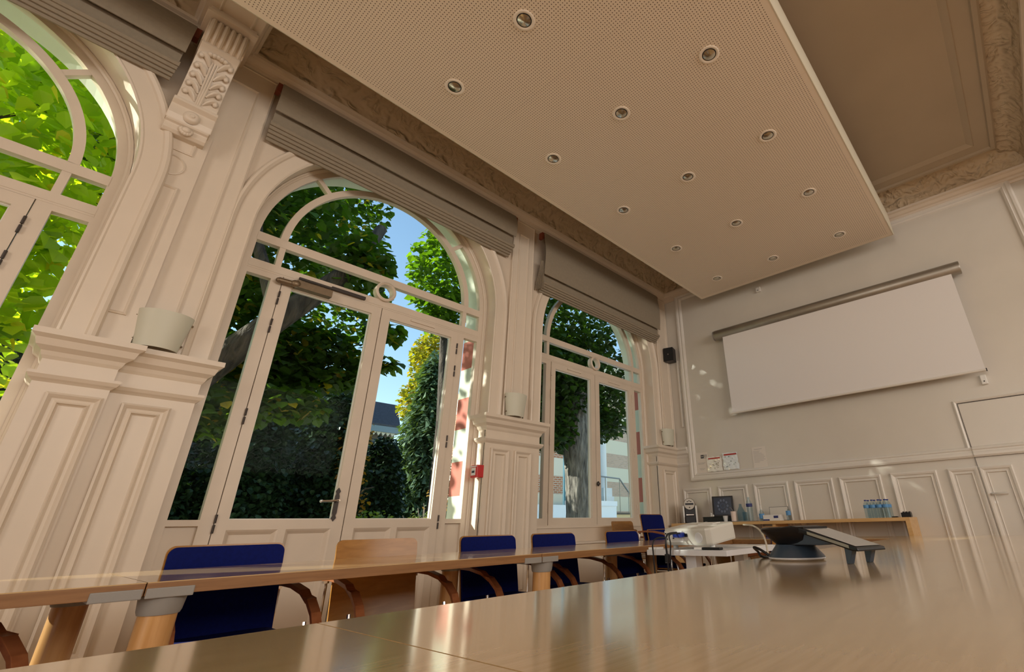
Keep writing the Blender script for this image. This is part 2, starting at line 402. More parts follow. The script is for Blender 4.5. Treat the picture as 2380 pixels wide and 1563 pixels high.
# beam on the right (y -1.2 .. -1.75)
tag(MB().box(XL, XB, -1.80, -1.17, 4.52, ZCEIL).build('trim_1', TRIM), kind='structure')
# pilaster under the beam on the back wall
tag(MB().box(XB - .16, XB, -1.72, -1.22, 0, 4.52).build('trim_2', BACKT), kind='structure')
# cove + cornice mouldings around the bay:   path runs along the walls, offset = into the room
def roompath(d): return [(XL, YW - d), (XB - d, YW - d), (XB - d, -1.17 + d), (XL, -1.17 + d)]
mpz = lambda u, v, h: (u, v, h)
cv = [(.34, ZCEIL)] + [(.34 - .22 * cos(t), 4.80 + .24 * sin(t)) for t in [i * pi / 2 / 10 for i in range(10, -1, -1)]] + [(.0, 4.80), (0, ZCEIL)]
mb = MB(); mb.sweep(roompath(0), [(-o, h) for o, h in cv], False, mpz, smooth=True); tag(mb.build('trim_3', COVE), kind='structure')
cm = [(0, 4.66), (.012, 4.66), (.02, 4.69), (.045, 4.70), (.05, 4.725), (.075, 4.735), (.095, 4.765), (.125, 4.775), (.13, 4.80), (0, 4.80)]
mb = MB(); mb.sweep(roompath(0), [(-o, h) for o, h in cm], False, mpz); tag(mb.build('trim_4', TRIM), kind='structure')
# flat border of the ceiling, stepped
bd = [(.34, ZCEIL), (.34, ZCEIL - .035), (.36, ZCEIL - .05), (.40, ZCEIL - .05), (.41, ZCEIL - .022), (.55, ZCEIL - .022), (.56, ZCEIL - .032), (.60, ZCEIL - .012), (.62, ZCEIL)]
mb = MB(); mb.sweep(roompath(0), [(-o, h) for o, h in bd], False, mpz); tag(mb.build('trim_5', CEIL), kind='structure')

# ================================================================== PIER AND DADO TRIM on the left wall
def cap_profile(): return [(0, 1.86), (.012, 1.88), (.02, 1.905), (.05, 1.93), (.062, 1.97), (.085, 1.99), (.085, 2.024), (0, 2.026)]
def plan_sweep(mb, path, prof): return mb.sweep(path, [(o, h) for o, h in prof], False, mpz)
def pedestal(name, pieces, Y):
    """pieces: list of (x0,x1,Yface); wraps cap, astragal and base round the plan outline"""
    mb = MB(); path = []
    for x0, x1, yf in pieces: path += [(x0, yf), (x1, yf)]
    first, last = pieces[0], pieces[-1]
    path = [(first[0], YJ)] + path + [(last[1], YJ)]
    out = [path[0]]
    for p in path[1:]:
        if p != out[-1]: out.append(p)
    for x0, x1, yf in pieces: mb.box(x0, x1, yf, YW + .01, 0, 2.0)
    sgn = lambda pr: [(-o, h) for o, h in pr]
    plan_sweep(mb, out, sgn(cap_profile()))
    plan_sweep(mb, out, sgn([(0, 1.725), (.010, 1.735), (.022, 1.745), (.034, 1.765), (.034, 1.782), (0, 1.786)]))
    plan_sweep(mb, out, sgn([(0, 0), (.03, 0), (.03, .14), (.018, .165), (0, .18)]))
    return mb
E12 = (CXW[0] + RO, CXW[1] - RO); E23 = (CXW[1] + RO, CXW[2] - RO); E3 = (CXW[2] + RO, XB)
PILY = 4.245
pm = pedestal('p12', [(E12[0], .245, PILY), (.245, E12[1], 4.30)], 0)
frame(pm, -.012, .232, .25, 1.67, OGEE, wmap(PILY)); frame(pm, .322, .568, .25, 1.67, OGEE, wmap(4.30))
tag(pm.build('trim_6', TRIM), kind='structure')
pm = pedestal('p23', [(E23[0], E23[1], 4.30)], 0)
frame(pm, 3.228, 3.478, .25, 1.675, OGEE, wmap(4.30)); frame(pm, 3.552, 3.80, .25, 1.675, OGEE, wmap(4.30))
tag(pm.build('trim_7', TRIM), kind='structure')
pm = pedestal('p3', [(E3[0], E3[1], 4.30)], 0); frame(pm, 6.52, 6.87, .25, 1.675, OGEE, wmap(4.30))
tag(pm.build('trim_8', TRIM), kind='structure')
# cap and dado on the back wall's left return
pm = MB(); pth = [(XB, 4.30), (XB, 4.06)]
plan_sweep(pm, pth, [(-o, h) for o, h in cap_profile()]); plan_sweep(pm, pth, [(0, 1.725), (-.022, 1.745), (-.034, 1.765), (-.034, 1.782), (0, 1.786)])
tag(pm.build('trim_9', BACKT), kind='structure')
# upper pier pads with sunk panels
def pad(x0, x1, px0, px1, ztop=4.49, num=10):
    mb = MB(); yf = 4.285
    mb.sweep([(x0, 2.02), (x1, 2.02), (x1, 4.69), (x0, 4.69)], [(0, 0), (0, .035), (.012, .042), (.020, .035), (.020, 0)], True, wmap(YW))
    mb.box(x0 + .015, x1 - .015, yf, YW + .01, 2.02, 4.69)
    frame(mb, px0, px1, 2.12, ztop, THINP, wmap(yf))
    return tag(mb.build('trim_%d' % num, TRIM), kind='structure')
pad(.055, .535, .125, .432, num=10); pad(3.355, 3.715, 3.45, 3.615, num=11); pad(6.60, 6.955, 6.66, 6.90, num=12)
# archivolts
for i, c in enumerate(CXW):
    mb = MB()
    z0 = 2.02
    path = [(c + RO, z0)] + arc(c, ZS, RO, 0, pi, 48) + [(c - RO, z0)]
    prof = [(0, 0), (.0, .016), (-.012, .022), (-.022, .016), (-.120, .016), (-.130, .030), (-.150, .042), (-.168, .036), (-.180, .012), (-.180, 0)]
    if i == 0: prof = [(o, h + (.088 if h > 0 else 0)) for o, h in prof]
    mb.sweep(path, prof, False, wmap(YW), smooth=False)
    tag(mb.build('trim_%d' % (13 + i), TRIM), kind='structure')
# wall recess edge strips beside each blind
# pilaster with circle and panels, console bracket
mb = MB(); mb.box(E12[0] + .012, .25, PILY, 4.30, 2.02, 3.80)
frame(mb, -.02, .178, 2.22, 3.255, THINP, wmap(PILY)); 
mb.sweep([(.079 + .088 * cos(t), 3.43 + .088 * sin(t)) for t in [2 * pi * k / 36 for k in range(36)]], [(0, 0), (0, .008), (.006, .010), (.012, 0)], True, wmap(PILY))
frame(mb, -.02, .178, 3.56, 3.77, THINP, wmap(PILY))
tag(mb.build('trim_16', TRIM), kind='structure')
def console():
    root = tag(empty('trim_17', (.085, YW, 3.66)), kind='structure')
    x0, x1 = -.125, .125
    L = lambda pts: [(y - YW, z - 3.66) for y, z in pts]
    mb = MB(); mb.prism(L([(4.33, 3.66), (4.19, 3.66), (4.17, 3.68), (4.17, 3.73), (4.15, 3.74), (4.14, 3.755), (4.33, 3.755)]), 'yz', x0 - .005, x1 + .005)
    mb.prism(L([(4.33, 3.755), (4.15, 3.755), (4.135, 3.80), (4.135, 3.88), (4.10, 3.905), (4.10, 3.93), (4.33, 3.93)]), 'yz', x0 - .012, x1 + .012)
    mb.build('plinth', TRIM, root, bevel=.006)
    # rosette and shell below
    mb = MB(); mb.lathe([(.0, -.035), (.012, -.035), (.018, -.028), (.030, -.03), (.045, -.022), (.052, -.008), (.056, 0)], (0, 4.14 - YW, 3.82 - 3.66), 24, axis='y')
    for k in range(7):
        a = pi + pi * (k + .5) / 7; mb.ball((.03 * cos(a) , 4.155 - YW, 3.70 - 3.66 + .03 * sin(a) + .01), .017, (1, 1, 1.3), 6)
    mb.ball((0, 4.15 - YW, .04), .028, (1.2, 1, 1), 8)
    mb.build('rosette', TRIM, root)
    prof = [(4.33, 3.93), (4.135, 3.93), (4.12, 3.96), (4.115, 4.05), (4.10, 4.14), (4.07, 4.23), (4.03, 4.31), (3.98, 4.37), (3.95, 4.40), (3.95, 4.42), (4.33, 4.42)]
    mb = MB(); mb.prism(L(prof), 'yz', x0, x1); mb.build('bracket_body', TRIM, root, bevel=.004)
    # acanthus leaf relief: midrib and curled lobes following the curve
    mb = MB()
    front = [(4.128, 3.95), (4.113, 4.05), (4.098, 4.14), (4.068, 4.23), (4.028, 4.31), (3.985, 4.365)]
    def fy(z):
        for (ya, za), (yb, zb) in zip(front, front[1:]):
            if za <= z <= zb: return ya + (yb - ya) * (z - za) / (zb - za)
        return front[-1][0] if z > front[-1][1] else front[0][0]
    for xo in (-.012, 0, .012):
        mb.tube([(xo * (1 + i * .12), fy(z) - .006 - YW, z - 3.66) for i, z in enumerate([3.94, 4.0, 4.08, 4.16, 4.24, 4.31])], .008, 6)
    for sgn in (-1, 1):
        for k in range(5):
            zz = 3.96 + .078 * k
            pts = [(sgn * (.022 + .085 * t + .004), fy(min(zz + .055 * sin(t * pi * .8), 4.36)) - .012 * sin(pi * t) - .004 - YW, zz + .075 * sin(t * pi * .62) - .02 * t * t - 3.66) for t in [0, .2, .4, .6, .8, 1]]
            mb.tube(pts, [.008, .017, .022, .024, .021, .010], 8, flat=.75)
            mb.ball((pts[-2][0], pts[-2][1] - .004, pts[-2][2] - .014), .019, (1, .9, 1.3), 7)
    for k in range(5): mb.ball((-.05 + .025 * k, 3.985 - YW, 4.355 - 3.66 - .004 * abs(k - 2)), .02, (1, 1.2, .9), 7)
    mb.build('acanthus_leaf', TRIM, root)
    # fluted scroll head
    mb = MB(); prof = [(4.33, 4.42), (3.955, 4.42), (3.925, 4.44), (3.905, 4.48), (3.895, 4.53), (3.90, 4.58), (3.92, 4.62), (3.93, 4.635), (4.33, 4.64)]
    mb.prism(L(prof), 'yz', x0 - .008, x1 + .008); mb.build('scroll_head', TRIM, root, bevel=.004)
    mb = MB()
    for k in range(6):
        xx = -.105 + .042 * k
        mb.tube([(xx, y - YW, z - 3.66) for y, z in [(3.96, 4.425), (3.925, 4.445), (3.902, 4.485), (3.893, 4.53), (3.898, 4.58), (3.92, 4.622)]], .0175, 8)
    mb.build('fluting', TRIM, root)
    mb = MB(); mb.box(x0 - .045, x1 + .045, 3.86 - YW, 4.33 - YW, 4.64 - 3.66, 4.675 - 3.66); mb.box(x0 - .03, x1 + .03, 3.88 - YW, 4.33 - YW, 4.675 - 3.66, 4.72 - 3.66)
    mb.build('abacus', TRIM, root, bevel=.004)
console()
# transverse beam carried by the console
mb = MB(); mb.box(-.09, .26, 0.2, 4.25, 4.72, ZCEIL)
for xx, sg in ((.26, 1), (-.09, -1)):
    mb.sweep([(xx, 4.2), (xx, .2)] if sg > 0 else [(xx, .2), (xx, 4.2)], [(0, 4.76), (.02, 4.76), (.03, 4.79), (.05, 4.80), (.055, 4.84), (0, 4.84)], False, mpz)
frame(mb, -.03, .20, -4.1, -.4, THINP, lambda u, v, h: (u, -v, 4.72 - h))
tag(mb.build('trim_18', TRIM), kind='structure')

# ================================================================== WINDOWS
def rr(mb, x0, x1, z0, z1, y0=YJ, y1=YJ + .06): mb.box(x0, x1, y0, y1, z0, z1)
def band(mb, r0, r1, a0, a1, cz, n, y0=YJ, y1=YJ + .06):
    a = arc(0, cz, r0, a0, a1, n); b = arc(0, cz, r1, a0, a1, n)
    for i in range(n):
        p = [a[i], a[i + 1], b[i + 1], b[i]]
        vs = [(u, y0, v) for u, v in p] + [(u, y1, v) for u, v in p]
        mb.add(vs, [(0, 1, 2, 3), (7, 6, 5, 4)]); mb.add([vs[0], vs[1], vs[5], vs[4]], [(0, 1, 2, 3)], True); mb.add([vs[3], vs[2], vs[6], vs[7]], [(3, 2, 1, 0)], True)
def window(idx, cx, door):
    root = tag(empty('window_%d' % (idx + 1), (cx, 0, 0)), kind='structure')
    zb = 0 if door else SILL[idx]
    f = MB()
    for s in (-1, 1):
        def q(a, b, z0, z1, **k): rr(f, min(s * a, s * b), max(s * a, s * b), z0, z1, **k)
        q(1.155, 1.255, zb, 3.25); q(.893, .977, zb, 2.95); q(.930, .977, 3.02, 3.262)
        q(.977, 1.155, zb, .100 if door else .981); q(.977, 1.155, 2.897, 2.95)
        if door: q(.977, 1.155, .94, .981); q(.977, 1.155, .10, .94, y0=YJ + .03, y1=YJ + .05)
    rr(f, -1.165, 1.165, 2.944, 3.030, y0=YJ - .002, y1=YJ + .058); rr(f, -1.16, 1.16, 3.212, 3.292, y0=YJ - .004, y1=YJ + .056)
    rr(f, -1.16, 1.16, 2.960, 2.970, y0=YJ - .005, y1=YJ + .02)
    band(f, 1.155, 1.255, 0, pi, ZS, 48); band(f, .932, .992, .03, pi - .03, 3.262, 48, YJ - .004)
    for a in (45, 90, 135):
        t = radians(a); d = Vector((cos(t), 0, sin(t))); n = Vector((-sin(t), 0, cos(t))) * .022
        for h in (0,):
            p0 = Vector((0, 0, 3.258)) + d * .985; p1 = Vector((0, 0, 3.25)) + d * 1.158
            c = [p0 - n, p1 - n, p1 + n, p0 + n]
            vs = [(v.x, YJ + .003, v.z) for v in c] + [(v.x, YJ + .055, v.z) for v in c]
            f.add(vs, [(0, 1, 2, 3), (7, 6, 5, 4), (0, 1, 5, 4), (1, 2, 6, 5), (2, 3, 7, 6), (3, 0, 4, 7)])
    if not door: rr(f, -1.25, 1.25, zb - .02, .905, y0=YJ - .05)
    f.build('window_frame', JOIN, root)
    # ring ornament
    m = MB(); m.sweep([(.100 * cos(t), 3.121 + .100 * sin(t)) for t in [2 * pi * k / 40 for k in range(40)]], [(0, -.045), (-.006, .03), (.008, .04), (.014, .03), (.020, .034), (.026, .02), (.028, -.045)], True, lambda u, v, h: (u, YJ - h, v), smooth=False)
    m.build('ring_ornament', TRIM, root)
    # outer and inner shadow-gap moulding on the jamb
    m = MB(); path = [(RO - .002, zb)] + [(a[0], a[1]) for a in arc(0, ZS, RO - .002, 0, pi, 40)] + [(-RO + .002, zb)]
    m.sweep(path, [(0, 0), (.028, 0), (.028, .012), (.016, .020), (.012, .030), (0, .032)], False, lambda u, v, h: (u, YJ - h, v)); m.build('jamb_bead', TRIM, root)
    # casements
    for s in (-1, 1):
        c = MB()
        def q(a, b, z0, z1, **k): rr(c, min(s * a, s * b), max(s * a, s * b), z0, z1, **k)
        z0 = .012 if door else .905
        q(.811, .888, z0, 2.94, y0=YJ - .008); q(.004, .093, z0, 2.94, y0=YJ - .008)
        q(.093, .811, 2.856, 2.94, y0=YJ - .008)
        if door:
            q(.093, .811, .912, .981, y0=YJ - .008); q(.093, .811, z0, .14, y0=YJ - .008); q(.425, .478, .14, .912, y0=YJ - .008)
            q(.09, .815, .13, .915, y0=YJ + .025, y1=YJ + .045)
            for a, b in ((.093, .425), (.478, .811)):
                u0, u1 = min(s * a, s * b), max(s * a, s * b)
                frame(c, u0, u1, .14, .912, [(0, 0), (0, .033), (.012, .024), (.030, .004), (.034, 0)], wmap(YJ + .026))
        else: q(.093, .811, z0, .981, y0=YJ - .008)
        co = c.build('casement', JOIN, root)
        g = MB(); g.box(min(s * .085, s * .82), max(s * .085, s * .82), YJ + .025, YJ + .031, .975, 2.86); g.build('pane', GLASS, co)
        # silver spacer seen round the glass
        sp = MB(); u0, u1 = min(s * .093, s * .811), max(s * .093, s * .811)
        frame(sp, u0, u1, .981, 2.856, [(0, -.012), (.008, -.012), (.008, .012), (0, .012)], wmap(YJ + .028)); sp.build('glazing_spacer', BACKT, co)
        h = MB()
        for z in ((2.74, 2.48, 1.72, .955) if door else (2.74, 2.50, 1.90, 1.10)):
            for dz in (-.035, .032): h.tube([(s * .89, YJ - .014, z + dz - .028), (s * .89, YJ - .014, z + dz + .028)], .008, 8)
        h.build('hinge', DARKM if door else JOIN, co)
        if not door or s > 0:
            h = MB(); xx = s * .45; h.box(xx - .14, xx + .14, YJ - .022, YJ - .008, 2.895, 2.912); h.build('vent_slot', TRIM, co)
    # fixed panes
    P = MB()
    for s in (-1, 1):
        P.box(min(s * .97, s * 1.17), max(s * .97, s * 1.17), YJ + .025, YJ + .031, .975, 2.90)
        P.box(min(s * .97, s * 1.17), max(s * .97, s * 1.17), YJ + .025, YJ + .031, 3.025, 3.22)
    P.box(-.935, .935, YJ + .025, YJ + .031, 3.025, 3.22)
    P.prism(arc(0, 3.27, 1.17, 0, pi, 48), 'xz', YJ + .025, YJ + .031)
    P.build('pane', GLASS, root)
    return root
WIN = [window(i, c, i < 2) for i, c in enumerate(CXW)]
# lever handle on long iron plate, door closer (window 2)
m = MB(); pts = [(-.09 + .022 * sx, z) for sx, z in [(0, .965), (.9, .99), (.5, 1.01), (.8, 1.03), (.8, 1.16), (.5, 1.18), (.9, 1.20), (0, 1.228), (-.9, 1.20), (-.5, 1.18), (-.8, 1.16), (-.8, 1.03), (-.5, 1.01), (-.9, .99)]]
m.prism(pts, 'xz', YJ - .016, YJ - .008); hp = m.build('handle_plate', DARKM, WIN[1])
m = MB(); m.tube([(-.09, YJ - .01, 1.125), (-.09, YJ - .06, 1.125), (-.10, YJ - .068, 1.125), (-.16, YJ - .07, 1.119), (-.225, YJ - .068, 1.117)], .009, 8); m.ball((-.232, YJ - .068, 1.117), .013); m.build('lever', CHROME, hp)
m = MB(); m.box(-.80, -.50, YJ - .075, YJ - .008, 2.862, 2.925); m.tube([(-.93, YJ - .045, 2.885), (-.79, YJ - .045, 2.89)], .026, 10); m.ball((-.80, YJ - .06, 2.89), .035, (1.2, .8, 1)); m.ball((-.93, YJ - .045, 2.885), .022, (1, 1, 1))
dc = m.build('door_closer', BRONZE, WIN[1])
m = MB(); m.box(-.78, -.20, YJ - .040, YJ - .020, 2.958, 2.975); m.box(-.50, -.185, YJ - .03, YJ - .008, 2.962, 2.992); m.build('closer_arm', DARKM, dc)
m = MB(); m.ball((.0, YJ - .04, 1.41), .02, (1, 1, 1.6)); m.tube([(0, YJ - .03, 1.41), (.035, YJ - .045, 1.41)], .007, 8); m.build('handle', DARKM, WIN[2])
# sill board under window 3 and the low shelf box beneath it
tag(MB().box(CXW[2] - RO, CXW[2] + RO, YW - .012, YJ, .872, .89).build('trim_19', TRIM), kind='structure')
m = thing('radiator_cover', 'cream boxed radiator cover below the far arched window', 'radiator cover', (CXW[2], YW, 0))
MB().box(-1.1, 1.1, -.14, -.004, 0, .70).build('body', TRIM, m); 
MB().box(-1.12, -.14, -.17, -.002, .70, .722).build('top_board', TRIM, m); MB().box(-.13, 1.12, -.17, -.002, .70, .722).build('top_board', TRIM, m)

# ================================================================== BLINDS
def blind(cx, zt, zf, zb, label, fan=False, yb_=4.24):
    root = thing('roman_blind', label, 'blind', (cx, yb_, zt), 0, 'roman blinds above the arched windows')
    hw = 1.37; m = MB(); Y = 4.24
    m.box(-hw + .02, hw - .02, -.035, .03, -.03, 0); m.build('headrail', FABRIC, root)
    # front sheet, slightly bowed
    m = MB(); n = 10; pts = []
    for i in range(n + 1):
        t = i / n; pts.append((-.055 - .030 * sin(pi * min(t * 1.05, 1)) - .025 * t, -(zt - zf) * t))
    prof = pts + [(y + .008, z) for y, z in reversed(pts)]
    m.prism([(y, z) for y, z in prof], 'yz', -hw, hw, smooth=False); m.build('front_sheet', FABRIC, root)
    m = MB(); k = 5; d = (zf - zb)
    for i in range(k):
        y = -.058 + .021 * i; z1 = zf - zt - d * .40 if i < 3 else zf - zt + .03; z2 = (zf - zt) - d * (.58 + .105 * i)
        inset = .0 + .004 * i
        m.prism([(y, z1), (y - .006, (z1 + z2) / 2), (y, z2 + .006), (y + .004, z2), (y + .016, z2), (y + .018, z2 + .008), (y + .010, z1)], 'yz', -hw + inset, hw - inset)
    m.build('pleat_stack', FABRIC, root)
    if fan:
        m = MB()
        for i in range(7):
            y = -.07 + .022 * i; m.prism([(-.055, zf - zt + .20), (y - .004, zb - zt + .02), (y + .007, zb - zt + .02)], 'yz', -hw - .002 - .006 * i, -hw + .006 - .006 * i)
        m.build('fanned_fold', FABRIC, root)
    m = MB(); m.box(-hw + .01, hw - .01, -.030, -.022, zf - zt - d * .62, zf - zt + .03); m.build('lining', FABRIC, root)
    for s in (-1, 1): MB().box(min(s * (hw - .002), s * (hw + .034)), max(s * (hw - .002), s * (hw + .034)), -.05, .02, -.10, -.005).build('end_bracket', REDBR, root)
    return root
blind(CXW[0] - .14, 4.64, 4.32, 4.09, 'taupe roman blind over the nearest window, cut off at upper left', yb_=4.155)
blind(CXW[1], 4.64, 4.31, 4.045, 'taupe roman blind drawn up over the middle arched window')
blind(CXW[2], 4.64, 3.98, 3.755, 'taupe roman blind hanging lowest, over the farthest window', True)

# ================================================================== CEILING CLOUD with downlights
ZP = 4.336; PX0 = -3.0; PX1 = 6.634; PY0 = .462; PY1 = 3.359
cl = thing('acoustic_ceiling_panel', 'large suspended perforated acoustic panel with rows of downlights', 'ceiling panel', (0, 0, 0))
MB().box(PX0, PX1, PY0 + .006, PY1 - .006, ZP, ZP + .03).build('perforated_board', PERF, cl)
m = MB(); m.sweep([(PX0, PY0), (PX1, PY0), (PX1, PY1), (PX0, PY1)], [(0, ZP + .004), (.006, ZP - .001), (.014, ZP - .001), (.014, ZP + .33), (0, ZP + .33)], True, mpz)
m.build('edge_skirt', CLOUDSIDE, cl)
MB().box(PX0 + .01, PX1 - .01, PY0 + .01, PY1 - .01, ZP + .031, ZP + .33).build('backing', CEIL, cl)
m = MB()
for x in (-1.5, 1, 3.5, 6):
    for y in (.8, 3.0): m.tube([(x, y, ZP + .33), (x, y, ZCEIL)], .006, 6)
m.build('hanger_rod', DARKM, cl)
LX = [.300 + 1.167 * k for k in range(1, 6)]; LY = [2.804, 1.914, 1.013]
rowname = ['row nearest the windows', 'middle row', 'row farthest from the windows']
place = ['first from the camera', 'second from the camera', 'third from the camera', 'fourth from the camera', 'last, by the back wall']
refl = mat('lamp_reflector', (.60, .55, .45), .18, metal=.95)
lightp = None
for r, y in enumerate(LY):
    for k, x in enumerate(LX):
        if r == 2 and k == 0: continue
        lab = 'round recessed downlight, %s, %s' % (rowname[r], place[k] if not (r == 2 and k == 1) else 'nearest one of its row')
        if lightp is None:
            lightp = thing('downlight', lab, 'ceiling light', (x, y, ZP), 0, 'downlights in the ceiling panel')
            m = MB(); m.lathe([(.080, 0), (.082, -.004), (.076, -.007), (.062, -.006), (.056, -.002), (.055, .0)], (0, 0, 0), 36); m.build('trim_ring', mat('downlight_ring', (.90, .82, .72), .4), lightp)
            m = MB(); m.lathe([(.0555, -.0025), (.054, -.0045), (.050, -.0045), (.047, -.003)], (0, 0, 0), 32); m.build('gasket', BLACK, lightp)
            m = MB(); m.lathe([(.049, -.004), (.040, -.007), (.026, -.011), (.012, -.014), (.0001, -.015)], (0, 0, 0), 32); m.build('reflector_bulb', refl, lightp)
        else:
            o = copy_tree(lightp); o.location = (x, y, ZP); o['label'] = lab

# ================================================================== BACK WALL PANELLING, DOOR
bm_ = bmap(XB)
m = MB(); UF = [(0, 0), (0, .030), (.020, .042), (.045, .040), (.06, .028), (.075, .026), (.085, .034), (.105, .022), (.118, 0)]
frame(m, -4.058, .839, 1.495, 4.735, UF, bm_); tag(m.build('trim_23', BACKT), kind='structure')
m = MB()
# rail continuing the frame foot across the door to the right
m.sweep([(1.17, 1.495), (.80, 1.495)][::-1], UF, False, bm_); tag(m.build('trim_24', BACKT), kind='structure')
pan = [(4.218, 3.731), (3.614, 3.143), (3.049, 2.546), (2.463, 1.958), (1.878, 1.386), (1.282, .795)]
BP = [(0, 0), (0, .020), (.012, .028), (.030, .024), (.042, .012), (.056, .010), (.064, .018), (.072, 0)]
m = MB()
for a, b in pan: frame(m, -a, -b, .25, 1.395, BP, bm_)
frame(m, -.689, -.402, .25, 1.395, BP[:1] + [(0, .02), (.012, .028), (.03, .024), (.042, .012), (.056, .01), (.064, .018), (.072, 0)], bm_)
frame(m, .52, 1.10, .25, 1.395, BP, bm_)
tag(m.build('trim_25', BACKT), kind='structure')
tag(box('baseboard_back', BACKT, XB - .02, XB, -1.1, 4.3, 0, .16), kind='structure')
dr = tag(empty('door_1', (XB, .395, 0)), kind='structure')     # leaf hinged on the far side, flush with the wall
DW = .86
m = MB(); m.box(-.012, .0, -DW, 0, .01, 2.098); m.build('leaf', BACKW, dr)
m = MB(); frame(m, .0, .30, .25, 1.395, BP, lambda u, v, h: (-.012 - h, -u + 0.0, v)); 
m.build('panel_moulding', BACKT, dr)
m = MB(); m.box(-.014, .0, -.0, .004, 0, 2.10); m.box(-.014, 0, -DW, 0.004, 2.098, 2.103); m.build('door_gap', DARKM, dr)
m = MB(); m.sweep([(-.045, 1.60), (-.045, 2.14), (DW + .05, 2.14), (DW + .05, 1.60)][::-1], [(0, 0), (0, .016), (.012, .022), (.03, .014), (.036, 0)], False, lambda u, v, h: (-h, -u, v)); m.build('door_frame', BACKT, dr)
m = MB(); m.box(-.02, 0, .004, .045, .02, 1.40); m.build('door_frame', BACKT, dr)
m = MB(); m.sweep([(0.0, 1.495), (DW, 1.495)], UF, False, lambda u, v, h: (-.012 - h, -u, v)); m.build('rail_moulding', BACKT, dr)
m = MB(); m.lathe([(0, -.012), (.026, -.012), (.026, -.004), (0, -.002)], (-.004, -.05, 1.107), 24, axis='x'); m.tube([(-.02, -.05, 1.107), (-.055, -.05, 1.107), (-.062, -.06, 1.107), (-.062, -.185, 1.105)], .011, 10); m.build('lever_handle', SATIN, dr)
m = MB(); m.lathe([(0, -.014), (.024, -.014), (.026, -.006), (.026, 0)], (-.006, -.05, 1.023), 24, axis='x'); m.box(-.026, -.018, -.056, -.044, 1.010, 1.036); m.build('lock_cylinder', SATIN, dr)

# wall notices on the back wall
def notice(x, y0, y1, z0, z1, label, lines, head=None, extra=None):
    root = thing('wall_notice', label, 'notice', (XB - .003, (y0 + y1) / 2, z0))
    w = (y1 - y0) / 2; h = z1 - z0
    m = MB(); m.box(-.0022, .0, -w, w, 0, h); m.build('sheet', PAPER, root)
    if lines:
        m = MB()
        for yy, z, l, t in lines: m.box(-.0035, -.0022, yy - l, yy, z, z + t)
        m.build('printed_text', GREYINK, root)
    return root, w, h
def text(name, body, size, loc, rot, m, parent, ext=.0006):
    c = bpy.data.curves.new(name, 'FONT'); c.body = body; c.size = size; c.extrude = ext; c.align_x = 'CENTER'; c.align_y = 'CENTER'
    o = bpy.data.objects.new(name, c); COL.objects.link(o); o.data.materials.append(m); o.location = loc; o.rotation_euler = rot
    me = bpy.data.meshes.new_from_object(o.evaluated_get(bpy.context.evaluated_depsgraph_get())); bpy.data.objects.remove(o)
    q = bpy.data.objects.new(name, me); COL.objects.link(q); q.location = loc; q.rotation_euler = rot; q.parent = parent
    return q
RB = (pi / 2, 0, -pi / 2)
nrt, w, h = notice(0, 3.728, 3.955, 1.60, 1.915, 'pale wireless network notice, leftmost sheet on the back wall', [(.07, .155, .13, .005), (.07, .140, .11, .005), (.05, .07, .10, .004), (.04, .055, .07, .004)])
m = MB(); m.prism([(-.045 + x, .225 + z) for x, z in [(0, .01), (.012, 0), (.055, 0), (.055, .05), (.012, .05), (0, .04)]][::-1], 'yz', -.0045, -.0022)
for i in range(1): m.box(-.0045, -.0022, -.048, .012, .275, .2765)
m.build('logo_plate', INK, nrt)
text('logo_text', 'Wi', .036, (-.0052, -.018, .250), RB, PAPER, nrt); text('logo_text', 'Fi', .036, (-.0052, -.066, .250), RB, INK, nrt)
m = MB(); m.sweep([(.036, .226), (.092, .226), (.092, .274), (.036, .274)], [(0, 0), (.003, 0), (.003, .003), (0, .003)], True, lambda u, v, hh: (-.0022 - hh, -u, v)); m.build('logo_outline', INK, nrt)
def plastic_notice(y0, y1, z0, z1, label, seed, blue):
    root = thing('wall_notice', label, 'notice', (XB - .006, (y0 + y1) / 2, z0)); rnd = random.Random(seed); w = (y1 - y0) / 2; h = z1 - z0
    n = 7; g = MB(); vs = []; fs = []
    for j in range(n + 1):
        for i in range(n + 1):
            e = .008 if i in (0, n) or j in (0, n) else 0
            vs.append((-.004 - .006 * rnd.random(), -w + 2 * w * i / n + e * rnd.uniform(-1, 1), h * j / n + e * rnd.uniform(-1, 1)))
    for j in range(n):
        for i in range(n): fs.append((j * (n + 1) + i, j * (n + 1) + i + 1, (j + 1) * (n + 1) + i + 1, (j + 1) * (n + 1) + i))
    g.add(vs, fs); g.build('crumpled_sleeve', mat('sleeve_%s' % ('blue' if blue else 'white'), (.80, .88, .92) if blue else (.88, .88, .84), .12, coat=1), root, fix=False)
    m = MB(); m.box(-.013, -.011, -w * .85, w * .80, h * .84, h * .93); m.build('header_bar', REDINK, root)
    m = MB()
    for k in range(14): yy = rnd.uniform(-w * .8, w * .7); zz = rnd.uniform(.03, h * .75); m.box(-.0125, -.011, yy, yy + rnd.uniform(.006, .022), zz, zz + rnd.uniform(.004, .014))
    m.build('picture_print', mat('pictogram_%d' % seed, (.16, .25, .27) if blue else (.25, .22, .14), .6), root)
    return root
plastic_notice(3.50, 3.745, 1.615, 1.83, 'crumpled glossy notice with red bar, beside the wireless notice', 4, False)
plastic_notice(3.225, 3.475, 1.62, 1.865, 'bluish crumpled glossy notice with red bar, left of the plain printed sheet', 9, True)
lines = [(.07, .262, .12, .006)] + [(.085, .235 - .017 * k, (.10, .09, .13, .15, .16, .17, .15, .17, .14, .08)[k], .004) for k in range(10)]
notice(0, 2.79, 3.00, 1.60, 1.897, 'plain white printed sheet pinned alone below the projection screen', lines)

